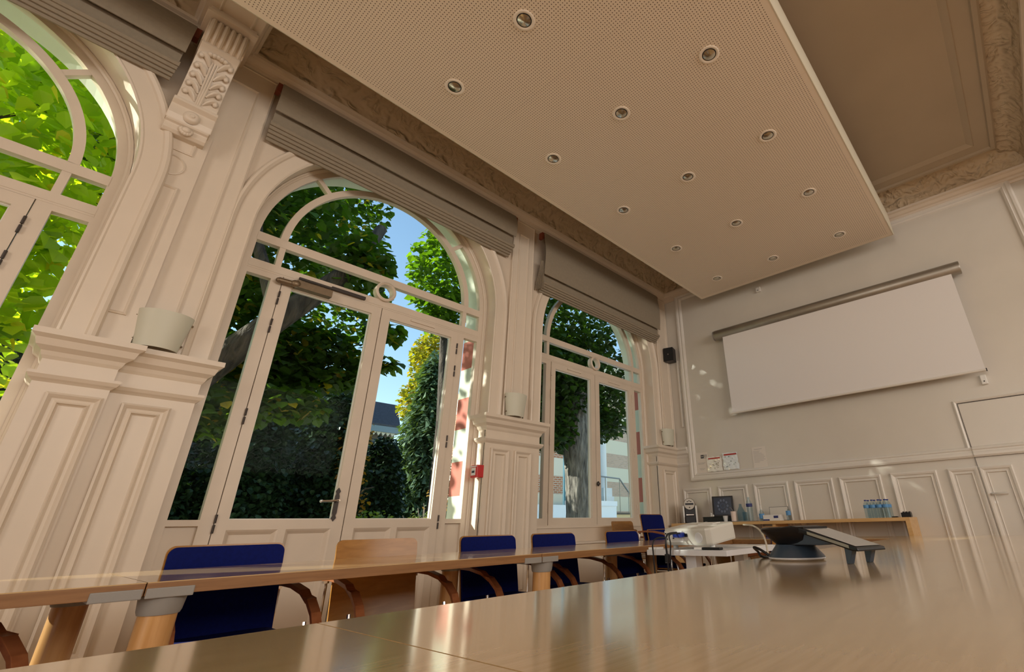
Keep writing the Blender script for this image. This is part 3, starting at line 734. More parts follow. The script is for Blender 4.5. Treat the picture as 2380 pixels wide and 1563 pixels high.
# projection screen
ps = thing('projection_screen', 'wide white roll-down projection screen with aluminium housing on back wall', 'projection screen', (6.84, 1.6, 2.39))
m = MB(); m.lathe([(.0001, -1.70), (.078, -1.70), (.083, -1.69), (.083, 1.66), (.078, 1.67), (.0001, 1.67)], (0, 0, 0), 32, axis='y'); hh = m.build('housing', ALU, ps); hh.location = (0, .02, 1.325)
m = MB(); m.lathe([(.0001, 0), (.080, 0), (.080, .02), (.0001, .02)], (0, 0, 0), 24, axis='y'); m.box(-.05, .02, .02, .024, -.03, .04); e = m.build('end_cap', GREYM, hh); e.location = (0, 1.67, 0)
m = MB(); m.box(-.042, -.040, -1.572, 1.548, .03, 1.27); m.build('fabric', SCREEN, ps)
m = MB(); m.tube([(-.041, -1.575, .018), (-.041, 1.572, .018)], .015, 12); m.build('bottom_bar', BACKT, ps)
m = MB(); m.box(-.050, -.032, -1.585, -1.575, .0, .035); m.build('end_plug', BLACK, ps)
for y in (-1.5, 1.5): MB().box(0, .118, y - .03, y + .03, 1.28, 1.37).build('wall_bracket', ALU, ps)
# small wall fittings
m = MB(); m.box(-.035, 0, -.03, .03, -.055, .055); o = m.build('motion_sensor', WHITE, bevel=.008, loc=(XB - .002, .078, 2.33)); tag(o, 'small white sensor box below right end of projection screen', 'sensor')
m = MB(); m.ball((-.036, 0, -.02), .007); l = m.build('lens', BLACK, o)
m = MB(); m.box(-.04, 0, -.04, .04, -.04, .045); o = m.build('motion_sensor', BACKT, bevel=.012, loc=(XB - .002, 2.49, 4.33)); tag(o, 'small cream sensor on back wall close under the ceiling panel', 'sensor')
m = MB(); m.ball((-.04, .0, -.015), .008); m.build('lens', BLACK, o)
sp = thing('wall_speaker', 'small black loudspeaker high on back wall near window corner', 'loudspeaker', (XB - .10, 4.21, 3.60)); sp.rotation_euler = (0, 0, .25)
MB().box(-.09, .08, -.09, .08, -.12, .12).build('cabinet', BLACK, sp, bevel=.006)
m = MB(); m.box(-.096, -.09, -.08, .07, -.11, .11); m.build('grille', mat('speaker_grille', (.012, .012, .012), .8), sp); MB().box(-.098, -.096, -.012, .006, -.012, .006).build('badge', ALU, sp)
MB().box(.075, .115, -.02, .02, -.03, .03).build('wall_bracket', BLACK, sp)
# cable running down the corner
tag(MB().box(XB - .030, XB - .004, 4.10, 4.125, 2.35, 3.50).build('cable_duct', BACKT), 'thin cream cable duct running down the corner under the loudspeaker', 'cable duct')

def sconce(x, y, z, label):
    r = thing('wall_sconce', label, 'wall light', (x, y, z), 0, 'tapered half-round wall sconces')
    m = MB(); pr = [(.118, 0), (.152, .255), (.148, .255), (.114, .0)]
    m.lathe(pr + [pr[0]], (0, 0, 0), 28, pi, 2 * pi)
    # flatten towards wall
    m.v = [(p[0], p[1] * .72, p[2]) for p in m.v]; m.build('shade', CREAMP, r)
    for s in (-1, 1):
        for zz, rr_ in ((.05, .127), (.21, .149)): MB().ball((s * rr_, -.01, zz), .008).build('screw', BRONZE, r)
    m = MB(); m.box(-.09, .09, -.015, .02, .03, .20); m.build('back_plate', TRIM, r)
    return r
sconce(.375, 4.262, 2.035, 'pale half-round sconce on the near pier, beside the pilaster')
sconce(3.50, 4.262, 2.035, 'pale half-round sconce on the pier between middle and far windows')
sconce(6.66, 4.262, 2.035, 'pale half-round sconce in the far corner below the loudspeaker')
# fire call point on the reveal of window 2
cp = thing('fire_call_point', 'red fire alarm call point on the sunlit window reveal', 'fire alarm', (CXW[1] + RO - .028, 4.36, 1.43))
MB().box(-.052, .03, -.062, .050, -.062, .062).build('housing', RED, cp, bevel=.006)
m = MB(); m.box(-.056, -.052, -.035, .035, -.040, .035); m.build('press_plate', WHITE, cp); MB().box(-.058, -.056, -.022, .022, -.016, .006).build('symbol', INK, cp)
MB().box(-.056, -.052, -.05, .05, .042, .054).build('label_strip', WHITE, cp)
for o_ in cp.children: pass

# ================================================================== TABLES
def table(x0, x1, y0, y1, label, legs, caps=(), face=-1):
    cx, cy = (x0 + x1) / 2, (y0 + y1) / 2
    r = thing('conference_table', label, 'table', (cx, cy, 0), 0, 'beech conference tables in a U')
    g = .0015
    a, b, c, d = x0 - cx + g, x1 - cx - g, y0 - cy + g, y1 - cy - g
    mb = MB(); mb.box(a, b, c, d, .737, .740); mb.build('tabletop', TABLE, r)
    mb = MB(); mb.box(a, b, c, d, .700, .7368); mb.build('tabletop_edge', TEDGE, r, bevel=.0015)
    for lx, ly in legs:
        mb = MB(); mb.lathe([(.0001, 0), (.052, 0), (.052, .645), (.0001, .645)], (lx - cx, ly - cy, 0), 24); lg = mb.build('leg', TLEG, r)
        mb = MB(); mb.lathe([(.0001, .64), (.056, .64), (.060, .65), (.066, .698), (.0001, .698)], (lx - cx, ly - cy, 0), 24); mb.build('leg_collar', GREYM, lg)
        mb = MB(); mb.lathe([(.0001, 0), (.056, 0), (.056, .03), (.0001, .03)], (lx - cx, ly - cy, -.0005), 20); mb.build('foot_ring', GREYM, lg)
    for px0, px1, py0, py1 in caps:
        MB().box(px0 - cx, px1 - cx, py0 - cy, py1 - cy, .692, .722).build('joint_plate', GREYM, r, bevel=.003)
    return r
FY0, FY1 = 2.275, 3.075; NY0, NY1 = -.06, .94
table(-1.35, .39, FY0, FY1, 'beech table of the window row nearest the camera, cut at left edge', [(-1.2, 2.36), (-1.2, 2.95), (.30, 2.97)], [(.262, .386, FY0 - .003, FY0 + .10)])
table(.39, 2.13, FY0, FY1, 'long beech table in front of the middle window', [(.455, 2.345), (1.99, 2.97)], [(.394, .52, FY0 - .003, FY0 + .10), (2.0, 2.126, FY0 - .003, FY0 + .10)])
table(2.13, 3.87, FY0, FY1, 'beech table of the window row beyond the middle one, under three blue chairs', [(2.195, 2.345), (3.60, 2.97)], [(2.134, 2.26, FY0 - .003, FY0 + .10)])
table(3.87, 4.55, FY0, FY1, 'short beech corner table behind the projector', [(4.2, 2.97)])
table(-1.35, .39, NY0, NY1, 'near beech table filling the lower left corner of the photo', [(-1.2, .85), (-1.2, .05)])
table(.39, 2.13, NY0, NY1, 'big glossy beech table in the foreground with the conference phone', [(.5, .5), (1.95, .4)])
table(2.13, 3.87, NY0, NY1, 'beech table just behind the conference phone', [(3.7, .45)])
table(3.87, 4.55, NY0, NY1, 'far end beech table of the near row', [(4.1, .45)])
table(4.555, 5.25, 1.50, FY1, 'beech cross table closing the U, seen between projector and phone', [(4.95, 2.25), (4.95, 2.9)])
table(4.555, 5.25, NY0, 1.495, 'beech cross table closing the U, hidden behind the phone', [(4.95, .3)])

# ================================================================== CHAIRS
def chair_parts(r, uph=True):
    # local: seat faces -y, back near y = 0
    w = .245
    def shell(off, th, z0, z1, ww, mname, m, taper=.0, top_r=.035):
        n = 12; mb = MB(); ZL = [z0 + (z1 - top_r - z0) * j / 6 for j in range(7)] + [z1 - top_r + top_r * sin(pi / 2 * j / 6) for j in range(1, 7)]; k = len(ZL) - 1; F = []; B = []
        for j in range(k + 1):
            z = ZL[j]; t = (z - z0) / (z1 - z0)
            inset = 0
            if z > z1 - top_r: inset = top_r - sqrt(max(top_r ** 2 - (z - (z1 - top_r)) ** 2, 0))
            hw = ww - inset - taper * (1 - t)
            yb = .075 * ((z - .40) / .44) ** 1.0 - .03
            for side, lst in ((0, F), (1, B)):
                row = []
                for i in range(n + 1):
                    x = -hw + 2 * hw * i / n
                    y = yb - .035 * (abs(x) / w) ** 2 + off + (th if side else 0)
                    row.append((x, y, z))
                lst.append(row)
        vs = [p for row in F for p in row] + [p for row in B for p in row]; N = (n + 1) * (k + 1); fs = []
        for j in range(k):
            for i in range(n):
                a = j * (n + 1) + i; fs.append((a, a + 1, a + n + 2, a + n + 1)); fs.append((N + a, N + a + n + 1, N + a + n + 2, N + a + 1))
        for j in range(k):
            a = j * (n + 1); fs.append((a, a + n + 1, N + a + n + 1, N + a)); b = a + n; fs.append((b, N + b, N + b + n + 1, b + n + 1))
        for i in range(n):
            fs.append((i, N + i, N + i + 1, i + 1)); a = k * (n + 1) + i; fs.append((a, a + 1, N + a + 1, N + a))
        mb.add(vs, fs, True); return mb.build(mname, m, r)
    shell(0, .012, .38, .836, w, 'backrest', PLYD)
    if uph: shell(-.016, .0155, .40, .829, w - .006, 'back_upholstery', BLUEF)
    mb = MB(); mb.box(-.235, .235, -.47, -.02, .425, .437); mb.build('seat', PLYD, r, bevel=.004)
    if uph: mb = MB(); mb.box(-.228, .228, -.465, -.035, .438, .462); mb.build('seat_cushion', BLUEF, r, bevel=.009)
    for s in (-1, 1):
        x = s * .262
        mb = MB(); mb.tube([(x, -.40, .0), (x, -.385, .40), (x, -.36, .50)], .010, 8); mb.build('leg', CHROME, r)
        mb = MB(); mb.tube([(x, .10, .0), (x, .02, .40), (x, .02, .60), (x, .025, .63)], .010, 8); mb.build('leg', CHROME, r)
        mb = MB(); mb.tube([(x, -.385, .41), (x, .02, .41)], .009, 8); mb.tube([(x, -.2, .41), (s * .2, -.2, .418)], .009, 8); mb.build('side_rail', CHROME, r)
        mb = MB(); pts = [(.03, .640), (-.06, .645), (-.18, .640), (-.30, .620), (-.39, .588), (-.46, .54), (-.51, .47), (-.53, .40)]
        top = pts; n = len(pts); vs = []; fs = []
        for i, (y, z) in enumerate(pts):
            a = pts[max(i - 1, 0)]; b = pts[min(i + 1, n - 1)]; d = Vector((b[0] - a[0], b[1] - a[1])).normalized(); nn = Vector((-d[1], d[0])) * .010
            if nn[1] < 0 and i < 4: nn = -nn
            for xx in (x - .021, x + .021):
                for q in (1, -1): vs.append((xx, y + nn[0] * q, z + nn[1] * q))
        for i in range(n - 1):
            a = 4 * i; b = a + 4
            fs += [(a, b, b + 2, a + 2), (a + 1, a + 3, b + 3, b + 1), (a, a + 1, b + 1, b), (a + 2, b + 2, b + 3, a + 3)]
        fs += [(0, 2, 3, 1), (4 * n - 4, 4 * n - 3, 4 * n - 1, 4 * n - 2)]
        mb.add(vs, fs); mb.build('armrest', ARMW, r, bevel=.002)
        mb = MB(); mb.box(x - .014, x + .014, .012, .044, .618, .652); mb.build('arm_joint', CHROME, r)
blue0 = thing('armchair', 'blue-backed armchair at the near end of the window row, brightest top edge', 'chair', (.81, 3.10, 0), 0.02, 'blue upholstered chairs'); chair_parts(blue0)
wood0 = thing('armchair', 'bare plywood armchair, only one without upholstery along the window row', 'chair', (1.58, 3.13, 0), -.05); chair_parts(wood0, False)
def chair(src, x, y, rz, label, z=0, group='blue upholstered chairs'):
    c = copy_tree(src); c.location = (x, y, z); c.rotation_euler = (0, 0, rz); c['label'] = label; 
    if group: c['group'] = group
    elif 'group' in c: del c['group']
    return c
chair(blue0, 2.40, 3.13, 0, 'blue armchair right after the plywood one, below the red call point')
chair(blue0, 3.08, 3.15, 0, 'blue armchair at the left half of the far window')
chair(blue0, 4.02, 3.17, 0, 'blue armchair at the window row end, below the right half of far window')
chair(blue0, 5.26, 3.58, .05, 'blue armchair by the far corner, sunlit lower back')
chair(blue0, 5.24, 3.66, .05, 'dark blue armchair stacked highest in the far corner', z=.17)
chair(blue0, 4.35, 1.62, pi - .4, 'dark chair tucked under the projector table')
chair(blue0, 5.62, 2.32, .05, 'chair seen edge on between sideboard and phone')
chair(blue0, 5.30, 2.80, .9, 'dark low armchair behind the cross table, left of phone cable')
chair(wood0, 5.22, 4.02, .1, 'plywood armchair behind the blue stack under the far window', group=None)
chair(wood0, 5.20, 4.08, .1, 'second plywood armchair stacked behind the blue pair', z=.10, group=None)
chair(blue0, -.27, 2.84, .5, 'armchair at the left edge, only its curved arm in view')

# ================================================================== PROJECTOR TABLE + PROJECTOR
pt = thing('projector_table', 'pale grey laminate side table carrying the projector', 'table', (3.15, 1.68, 0), .0)
MB().box(-.42, .42, -.27, .28, .705, .735).build('tabletop', LTABLE, pt, bevel=.002)
for dx in (-.32, .32):
    MB().box(dx - .035, dx + .035, -.03, .04, .03, .705).build('leg', LTABLE, pt); MB().box(dx - .03, dx + .03, -.24, .24, 0, .03).build('foot', LTABLE, pt)
pj = thing('projector', 'white projector with blue video plug and cables on the pale table', 'projector', (2.99, 1.70, .775), -.18); pj.rotation_euler = (0, -.13, -.18)
def rbox(pts2, z0, z1, mb): mb.prism(pts2, 'xy', z0, z1)
mb = MB(); rbox([(-.14, -.19), (.09, -.19), (.12, -.16), (.12, .16), (.09, .19), (-.14, .19), (-.16, .16), (-.16, -.16)], .0, .098, mb); mb.build('body', BEIGEPL, pj, bevel=.012)
mb = MB(); mb.box(.0, .08, -.10, .02, .098, .101); mb.box(-.06, -.02, -.15, .12, .098, .0995); mb.build('top_panel', WHITE, pj)
mb = MB(); mb.lathe([(.0001, 0), (.028, 0), (.03, .003)], (-.163, -.105, .045), 24, axis='x'); mb.build('speaker_grille', LTABLE, pj)
mb = MB(); mb.box(-.164, -.158, .02, .17, .02, .085); mb.build('port_panel', WHITE, pj)
mb = MB(); 
for y in (.16, .14, .125): mb.box(-.167, -.163, y - .005, y + .005, .066, .074)
mb.box(-.167, -.163, -.02, .0, .052, .07)
for y, z in ((.10, .04), (.155, .035)): mb.box(-.167, -.163, y - .008, y + .004, z, z + .006)
mb.build('port', BLACK, pj)
mb = MB(); mb.box(-.20, -.163, .00, .07, .052, .078); mb.build('video_plug', BLUECAP, pj, bevel=.004)
mb = MB(); mb.lathe([(.012, -.03), (.016, -.03), (.016, 0), (.012, 0)], (-.1, -.15, 0), 16); mb.lathe([(.012, -.03), (.016, -.03), (.016, 0), (.012, 0)], (-.1, .15, 0), 16); mb.lathe([(.012, -.03), (.016, -.03), (.016, 0), (.012, 0)], (.08, 0, 0), 16); mb.build('foot', WHITE, pj)
mb = MB(); mb.lathe([(.028, 0), (.045, .01), (.045, .04), (.03, .045)], (.118, .08, .05), 24, axis='x'); mb.build('lens', GREYM, pj)
def curve_tube(name, pts, r, m, label=None, cat=None, parent=None, res=10):
    P = [Vector(p) for p in pts]; out = []
    for i in range(len(P) - 1):
        p0 = P[max(i - 1, 0)]; p1 = P[i]; p2 = P[i + 1]; p3 = P[min(i + 2, len(P) - 1)]
        for k in range(res):
            t = k / res; out.append(.5 * ((2 * p1) + (-p0 + p2) * t + (2 * p0 - 5 * p1 + 4 * p2 - p3) * t * t + (-p0 + 3 * p1 - 3 * p2 + p3) * t ** 3))
    out.append(P[-1]); mb = MB(); mb.tube([tuple(p) for p in out], r, 8); o = mb.build(name, m, parent)
    if label: tag(o, label, cat)
    return o
curve_tube('power_cable', [(2.83, 1.87, .80), (2.74, 1.885, .80), (2.70, 1.89, .77), (2.70, 1.89, .70), (2.695, 1.88, .5), (2.68, 1.88, .25)], .0045, BLACK, 'black power cable dropping at the projector left corner', 'cable')
curve_tube('video_cable', [(2.80, 1.775, .83), (2.72, 1.79, .82), (2.695, 1.79, .77), (2.70, 1.79, .70), (2.70, 1.78, .45), (2.70, 1.77, .25)], .006, BLACK, 'black cable with thick ferrite hanging from the blue plug', 'cable')
curve_tube('monitor_cable', [(2.81, 1.74, .825), (2.70, 1.76, .82), (2.685, 1.75, .77), (2.69, 1.76, .70), (2.695, 1.775, .45), (2.70, 1.78, .25)], .0045, BLACK, 'thin black cable hanging right of the ferrite cable', 'cable')
MB().box(2.688, 2.712, 1.778, 1.802, .665, .715).build('ferrite', BLACK, bpy.data.objects['video_cable'], bevel=.005)
curve_tube('white_cable', [(3.18, 1.50, .865), (3.10, 1.40, .858), (2.97, 1.30, .83), (2.86, 1.23, .78), (2.80, 1.20, .72), (2.77, 1.18, .62), (2.76, 1.17, .45)], .005, mat('ivory_cable', (.5, .46, .38), .5), 'white cable arching right from the projector down to the floor', 'cable')
MB().box(-.05, .03, -.03, .03, 0, .012).build('x', WHITE).name = 'adapter'
ad = bpy.data.objects['adapter']; ad.location = (2.80, 1.93, .7355); tag(ad, 'small white plug adapter at the left corner of projector table', 'adapter')
mb = MB(); mb.box(-.02, .02, -.07, .05, 0, .014); rc = mb.build('remote_control', BLACK, bevel=.005, loc=(2.78, 1.535, .7355)); tag(rc, 'black remote control below the projector', 'remote control')
MB().box(-.021, .019, .05, .10, .001, .013).build('battery_lid', WHITE, rc)
mb = MB(); mb.box(-.16, .12, -.11, .11, 0, .004); pp = mb.build('paper_sheet', WHITE, loc=(3.30, 1.53, .7355)); tag(pp, 'white paper sheets lying right of the projector', 'paper')

# ================================================================== CONFERENCE PHONE
ph = thing('conference_phone', 'black and slate conference phone with tilted screen on near table', 'phone', (2.05, .765, .740), -.36)
ph.scale = (1, 1, 1.09)
mb = MB(); mb.lathe([(.0001, 0), (.094, 0), (.104, .006), (.104, .010), (.0001, .010)], (0, 0, 0), 40); mb.build('base_ring', LTABLE, ph)
mb = MB(); mb.lathe([(.0001, .010), (.103, .0105), (.100, .016), (.074, .044), (.070, .050), (.0001, .050)], (0, 0, 0), 40); mb.build('base', NAVY, ph)
mb = MB()
# bowl: front round end at +y, tapering toward the screen end (-y)
def ring(z, r, yext, w2):
    pts = []
    for k in range(13): t = pi * k / 12; pts.append((r * cos(t), r * sin(t) * 1.0))
    pts += [(-w2, -yext), (w2, -yext)]
    return [(x, y, z) for x, y in pts]
levels = [ring(.046, .062, .06, .050), ring(.056, .075, .09, .058), ring(.075, .098, .10, .066), ring(.092, .118, .11, .068), ring(.100, .120, .11, .068), ring(.106, .108, .11, .066)]
N = len(levels[0]); vs = [p for l in levels for p in l]; fs = [tuple(range(N))[::-1], tuple(range((len(levels) - 1) * N, len(levels) * N))]
for j in range(len(levels) - 1):
    for i in range(N): a = j * N + i; b = j * N + (i + 1) % N; fs.append((a, b, b + N, a + N))
mb.add(vs, fs, True); mb.build('speaker_bowl', BLACK, ph)
mb = MB(); mb.prism([(.02, .050), (.02, .100), (-.06, .098), (-.26, .056), (-.16, .050)], 'yz', -.062, .062); mb.build('neck', NAVY, ph, bevel=.004)
mb = MB(); mb.prism([(.0, .105), (-.06, .110), (-.10, .103), (-.318, .046), (-.321, .036), (-.30, .036), (-.10, .086), (-.02, .094)], 'yz', -.075, .075); slab = mb.build('screen_housing', BLACK, ph, bevel=.004)
sl = (.046 - .103) / (-.318 + .10)
mb = MB(); mb.add([(-.066, -.115, .1005), (.066, -.115, .1005), (.066, -.308, .1005 - .193 * sl), (-.066, -.308, .1005 - .193 * sl)], [(0, 1, 2, 3)]); mb.build('display', mat('display_glass', (.20, .21, .19), .10, coat=1), slab, fix=False)
mb = MB(); mb.add([(-.0765, -.13, .092), (-.0765, -.29, .053), (-.0765, -.29, .044), (-.0765, -.13, .083)], [(0, 1, 2, 3)]); mb.build('side_strip', ALU, slab, fix=False)
for x in (-.052, .052):
    mb = MB(); mb.prism([(-.262, .054), (-.295, .046), (-.272, .0), (-.260, .0)], 'yz', x - .012, x + .012); mb.build('foot', NAVY, ph, bevel=.002)
curve_tube('phone_cable', [(2.03, .862, .752), (2.03, .90, .775), (2.04, .93, .782), (2.085, .935, .765), (2.10, .92, .7445), (2.2, .86, .744)], .005, BLACK, 'black cable looping out behind the conference phone', 'cable')

# ================================================================== SIDEBOARD and what stands on it
SX0, SX1 = 6.50, 6.955; SY0, SY1 = 1.117, 4.20; SZ = .897
sb = thing('sideboard', 'long open beech sideboard shelf against the back wall', 'sideboard', ((SX0 + SX1) / 2, (SY0 + SY1) / 2, 0))
ox, oy = -(SX0 + SX1) / 2, -(SY0 + SY1) / 2
def sbx(nm, m, x0, x1, y0, y1, z0, z1): return MB().box(x0 + ox, x1 + ox, y0 + oy, y1 + oy, z0, z1).build(nm, m, sb, bevel=.002)
sbx('top_board', SIDEB, SX0, SX1, SY0, SY1, .86, SZ)
sbx('side_panel', SIDEB, SX0, SX1, SY0, SY0 + .045, .0, .86); sbx('side_panel', SIDEB, SX0, SX1, SY1 - .045, SY1, .0, .86)
sbx('divider', SIDEB, SX0 + .02, SX1, 2.64, 2.68, .0, .86)
sbx('bottom_board', SIDEB, SX0, SX1, SY0 + .045, SY1 - .045, .25, .29)
def at(o, x, y, z=SZ + .0005): o.location = (x, y, z)
cm_ = thing('coffee_machine', 'black and white capsule coffee machine at left end of sideboard', 'coffee machine', (6.66, 3.955, SZ + .0005), .50)
MB().box(-.10, .14, -.075, .075, 0, .21).build('body', BLACK, cm_, bevel=.01)
for s in (-1, 1): MB().box(-.11, .15, s * .09 - .012, s * .09 + .012, 0, .235).build('side_panel', WHITE, cm_, bevel=.008)
mb = MB(); mb.lathe([(.0001, -.03), (.075, -.03), (.082, -.02), (.082, .15), (.0001, .15)], (-.09, 0, .255), 28, axis='x'); mb.build('brew_head', ALU, cm_)
mb = MB(); mb.box(-.125, -.118, -.06, .06, .243, .268); 
for y in (-.025, 0, .025): mb.ball((-.121, y, .298 - abs(y) * .3), .008)
mb.ball((-.121, 0, .21), .009); mb.build('capsule_slot', BLACK, cm_)
MB().box(-.14, -.10, -.055, .055, .105, .115).build('cup_rest', CHROME, cm_); MB().box(-.155, -.10, -.065, .065, 0, .09).build('drip_tray', BLACK, cm_, bevel=.004)
fr = thing('menu_frame', 'black framed capsule menu with ring of pods, standing on sideboard', 'framed menu', (6.78, 3.48, SZ + .075)); fr.rotation_euler = (0, .10, .30)
MB().box(-.012, .012, -.15, .15, 0, .275).build('frame', BLACK, fr, bevel=.004)
MB().box(-.0145, -.012, -.125, .125, .025, .255).build('picture', mat('dark_print', (.012, .028, .06), .25), fr)
mb = MB()
for k in range(10): a = 2 * pi * k / 10; mb.ball((-.0155, .068 * cos(a), .14 + .078 * sin(a)), .015, (.15, 1, 1.25), 8)
mb.build('pod_picture', mat('pod_print', (.10, .13, .20), .4), fr)
mb = MB(); mb.sweep([(.034 * cos(t), .14 + .034 * sin(t)) for t in [2 * pi * k / 24 for k in range(24)]], [(0, 0), (.006, 0), (.006, .0015), (0, .0015)], True, lambda u, v, h: (-.0148 - h, u, v)); mb.build('ring_print', mat('ring_print', (.05, .08, .17), .4), fr)
cb = thing('capsule_box', 'low black capsule box beneath the framed menu', 'box', (6.76, 3.56, SZ + .0005)); MB().box(-.09, .09, -.20, .20, 0, .068).build('body', BLACK, cb, bevel=.004); MB().box(-.093, .093, -.203, .203, .0682, .074).build('lid', BLACK, cb)
mb = MB(); 
for y in (0, -.03): mb.ball((0, y, .0), .014)
mb.ball((0, 0, .025), .012)
sg = mb.build('white_trinket', WHITE, loc=(6.645, 3.60, SZ + .09)); sg.location = (6.655, 3.61, SZ + .0885); tag(sg, 'tiny white ornament on the black capsule box', 'ornament')
tr = MB().box(-.12, .12, -.28, .28, 0, .008).build('serving_tray', GREYM, bevel=.002, loc=(6.66, 3.20, SZ + .0005)); tag(tr, 'flat grey tray under the paper cups on sideboard', 'tray')
def cup(h, r0, r1, m): mb = MB(); mb.lathe([(.0001, 0), (r0, 0), (r1, h), (r1 + .003, h), (r1 - .002, h), (r0 - .002, .004), (.0001, .004)], (0, 0, 0), 20); return mb.build('paper_cup', m)
c1 = cup(.072, .026, .037, WHITE); at(c1, 6.62, 3.375, SZ + .0095); tag(c1, 'white cup holding spoons beside the framed menu', 'cup')
c2 = cup(.125, .033, .038, mat('pinkish_paper', (.80, .66, .58), .6)); at(c2, 6.61, 3.245, SZ + .0095); tag(c2, 'tall stack of pinkish white paper cups on the tray', 'cup')
mb = MB(); mb.lathe([(.0001, 0), (.030, 0), (.033, .11), (.031, .11), (.028, .004), (.0001, .004)], (0, 0, 0), 20); g1 = mb.build('drinking_glass', CLEARP, loc=(6.66, 3.10, SZ + .0095)); tag(g1, 'clear drinking glass on the tray beside the water bottle', 'glass')
mb = MB(); mb.lathe([(.0001, 0), (.052, 0), (.055, .12), (.02, .19), (.018, .22), (.016, .22), (.018, .19), (.053, .12), (.050, .004), (.0001, .004)], (0, 0, 0), 20); g2 = mb.build('glass_carafe', CLEARP, loc=(6.76, 3.20, SZ + .0095)); tag(g2, 'clear glass carafe behind the paper cup stack', 'carafe')
curve_tube('wire_stand', [(6.72, 3.33, SZ + .01), (6.72, 3.30, SZ + .12), (6.72, 3.32, SZ + .17), (6.72, 3.345, SZ + .19)], .004, GREYM, 'thin curved metal stand behind the cups', 'stand')
def bottle(h, r, lab_m, name='water_bottle', parent_loc=None, label=None, group=None, capm=BLUECAP, labz=(.55, .72)):
    o = thing(name, label, 'bottle', parent_loc, 0, group)
    pr = [(.0001, 0), (r * .9, 0), (r, .01), (r, h * .18), (r * .93, h * .2), (r, h * .22), (r, h * .38), (r * .92, h * .40), (r, h * .42), (r, h * .70), (r * .8, h * .80), (r * .38, h * .90), (r * .34, h * .95)]
    mb = MB(); mb.lathe(pr, (0, 0, 0), 20); mb.build('bottle_body', CLEARP, o)
    mb = MB(); mb.lathe([(r * 1.01, h * labz[0]), (r * 1.015, h * labz[1])], (0, 0, 0), 20); mb.build('bottle_label', lab_m, o)
    mb = MB(); mb.lathe([(r * .40, h * .94), (r * .42, h * .945), (r * .42, h), (.0001, h)], (0, 0, 0), 16); mb.build('cap', capm, o)
    return o
bottle(.305, .042, DEEPLAB, parent_loc=(6.62, 3.005, SZ + .0005), label='large clear water bottle with navy label, tallest on sideboard', capm=CLEARP, labz=(.60, .73))
sn = bottle(.15, .034, BLUELAB, 'sanitizer_bottle', (6.62, 2.845, SZ + .0005), 'hand sanitizer bottle with white pump, beside the large bottle', capm=WHITE, labz=(.2, .6))
mb = MB(); mb.tube([(0, 0, .145), (0, 0, .185), (-.03, 0, .187)], .006, 8); mb.build('pump', WHITE, sn)
bottle(.135, .030, BLUELAB, 'gel_bottle', (6.66, 2.50, SZ + .0005), 'small clear bottle with pale blue label right of the tissue box', capm=CLEARP, labz=(.45, .85))
bx = thing('wipes_box', 'white and navy carton lying in front of the grey board', 'box', (6.64, 2.70, SZ + .0005)); MB().box(-.06, .06, -.115, .115, 0, .072).build('carton', WHITE, bx, bevel=.003)
MB().box(-.0615, -.06, -.09, -.03, .032, .060).build('blue_print', DEEPLAB, bx); MB().box(-.0615, -.06, .03, .114, .004, .02).build('blue_print', DEEPLAB, bx)
gb = MB().box(-.008, .008, -.13, .13, 0, .175).build('grey_board', GREYM, bevel=.003, loc=(6.80, 2.68, SZ + .0005)); gb.rotation_euler = (0, .12, 0); tag(gb, 'grey board leaning on the wall behind the carton', 'board')
MB().box(-.0095, -.008, -.122, .122, .008, .167).build('board_face', BACKW, gb)
nb = MB().box(-.05, .05, -.055, .055, 0, .055).build('napkin_pack', PAPER, bevel=.004, loc=(6.60, 2.79 + .12, SZ + .0005)); nb.location = (6.72, 2.87, SZ + .0005); tag(nb, 'small pale pack behind the sanitizer bottle', 'pack')
b0 = None; k = 0
posn = ['left', 'second', 'third', 'right']
for row in range(2):
    for i in range(4):
        y = 1.535 - .068 * i - .012 * row; x = 6.56 + .075 * row
        lab = 'small blue-capped water bottle, %s of the %s four in the shrink pack' % (posn[i] if i in (0, 3) else posn[i] + ' from left', ('front', 'rear')[row])
        if b0 is None: b0 = bottle(.196, .032, BLUELAB, parent_loc=(x, y, SZ + .0005), label=lab, group='small water bottles on the sideboard', labz=(.55, .72))
        else: o = copy_tree(b0); o.location = (x, y, SZ + .0005); o['label'] = lab
bk = thing('black_speaker_box', 'small black device with ribs at right end of sideboard', 'device', (6.60, 1.135 + .02, SZ + .0005))
MB().box(-.04, .05, -.05, .045, 0, .048).build('body', BLACK, bk, bevel=.004)
mb = MB()
for y in (-.04, -.01, .02): mb.tube([(-.03, y, .05), (.04, y, .05)], .009, 8)
mb.build('rib', BLACK, bk)
dk = MB().box(-.03, .03, -.03, .03, 0, .012).build('black_puck', BLACK, bevel=.004, loc=(6.60, 1.27, SZ + .0005)); tag(dk, 'flat black object between the bottles and the ribbed device', 'object')

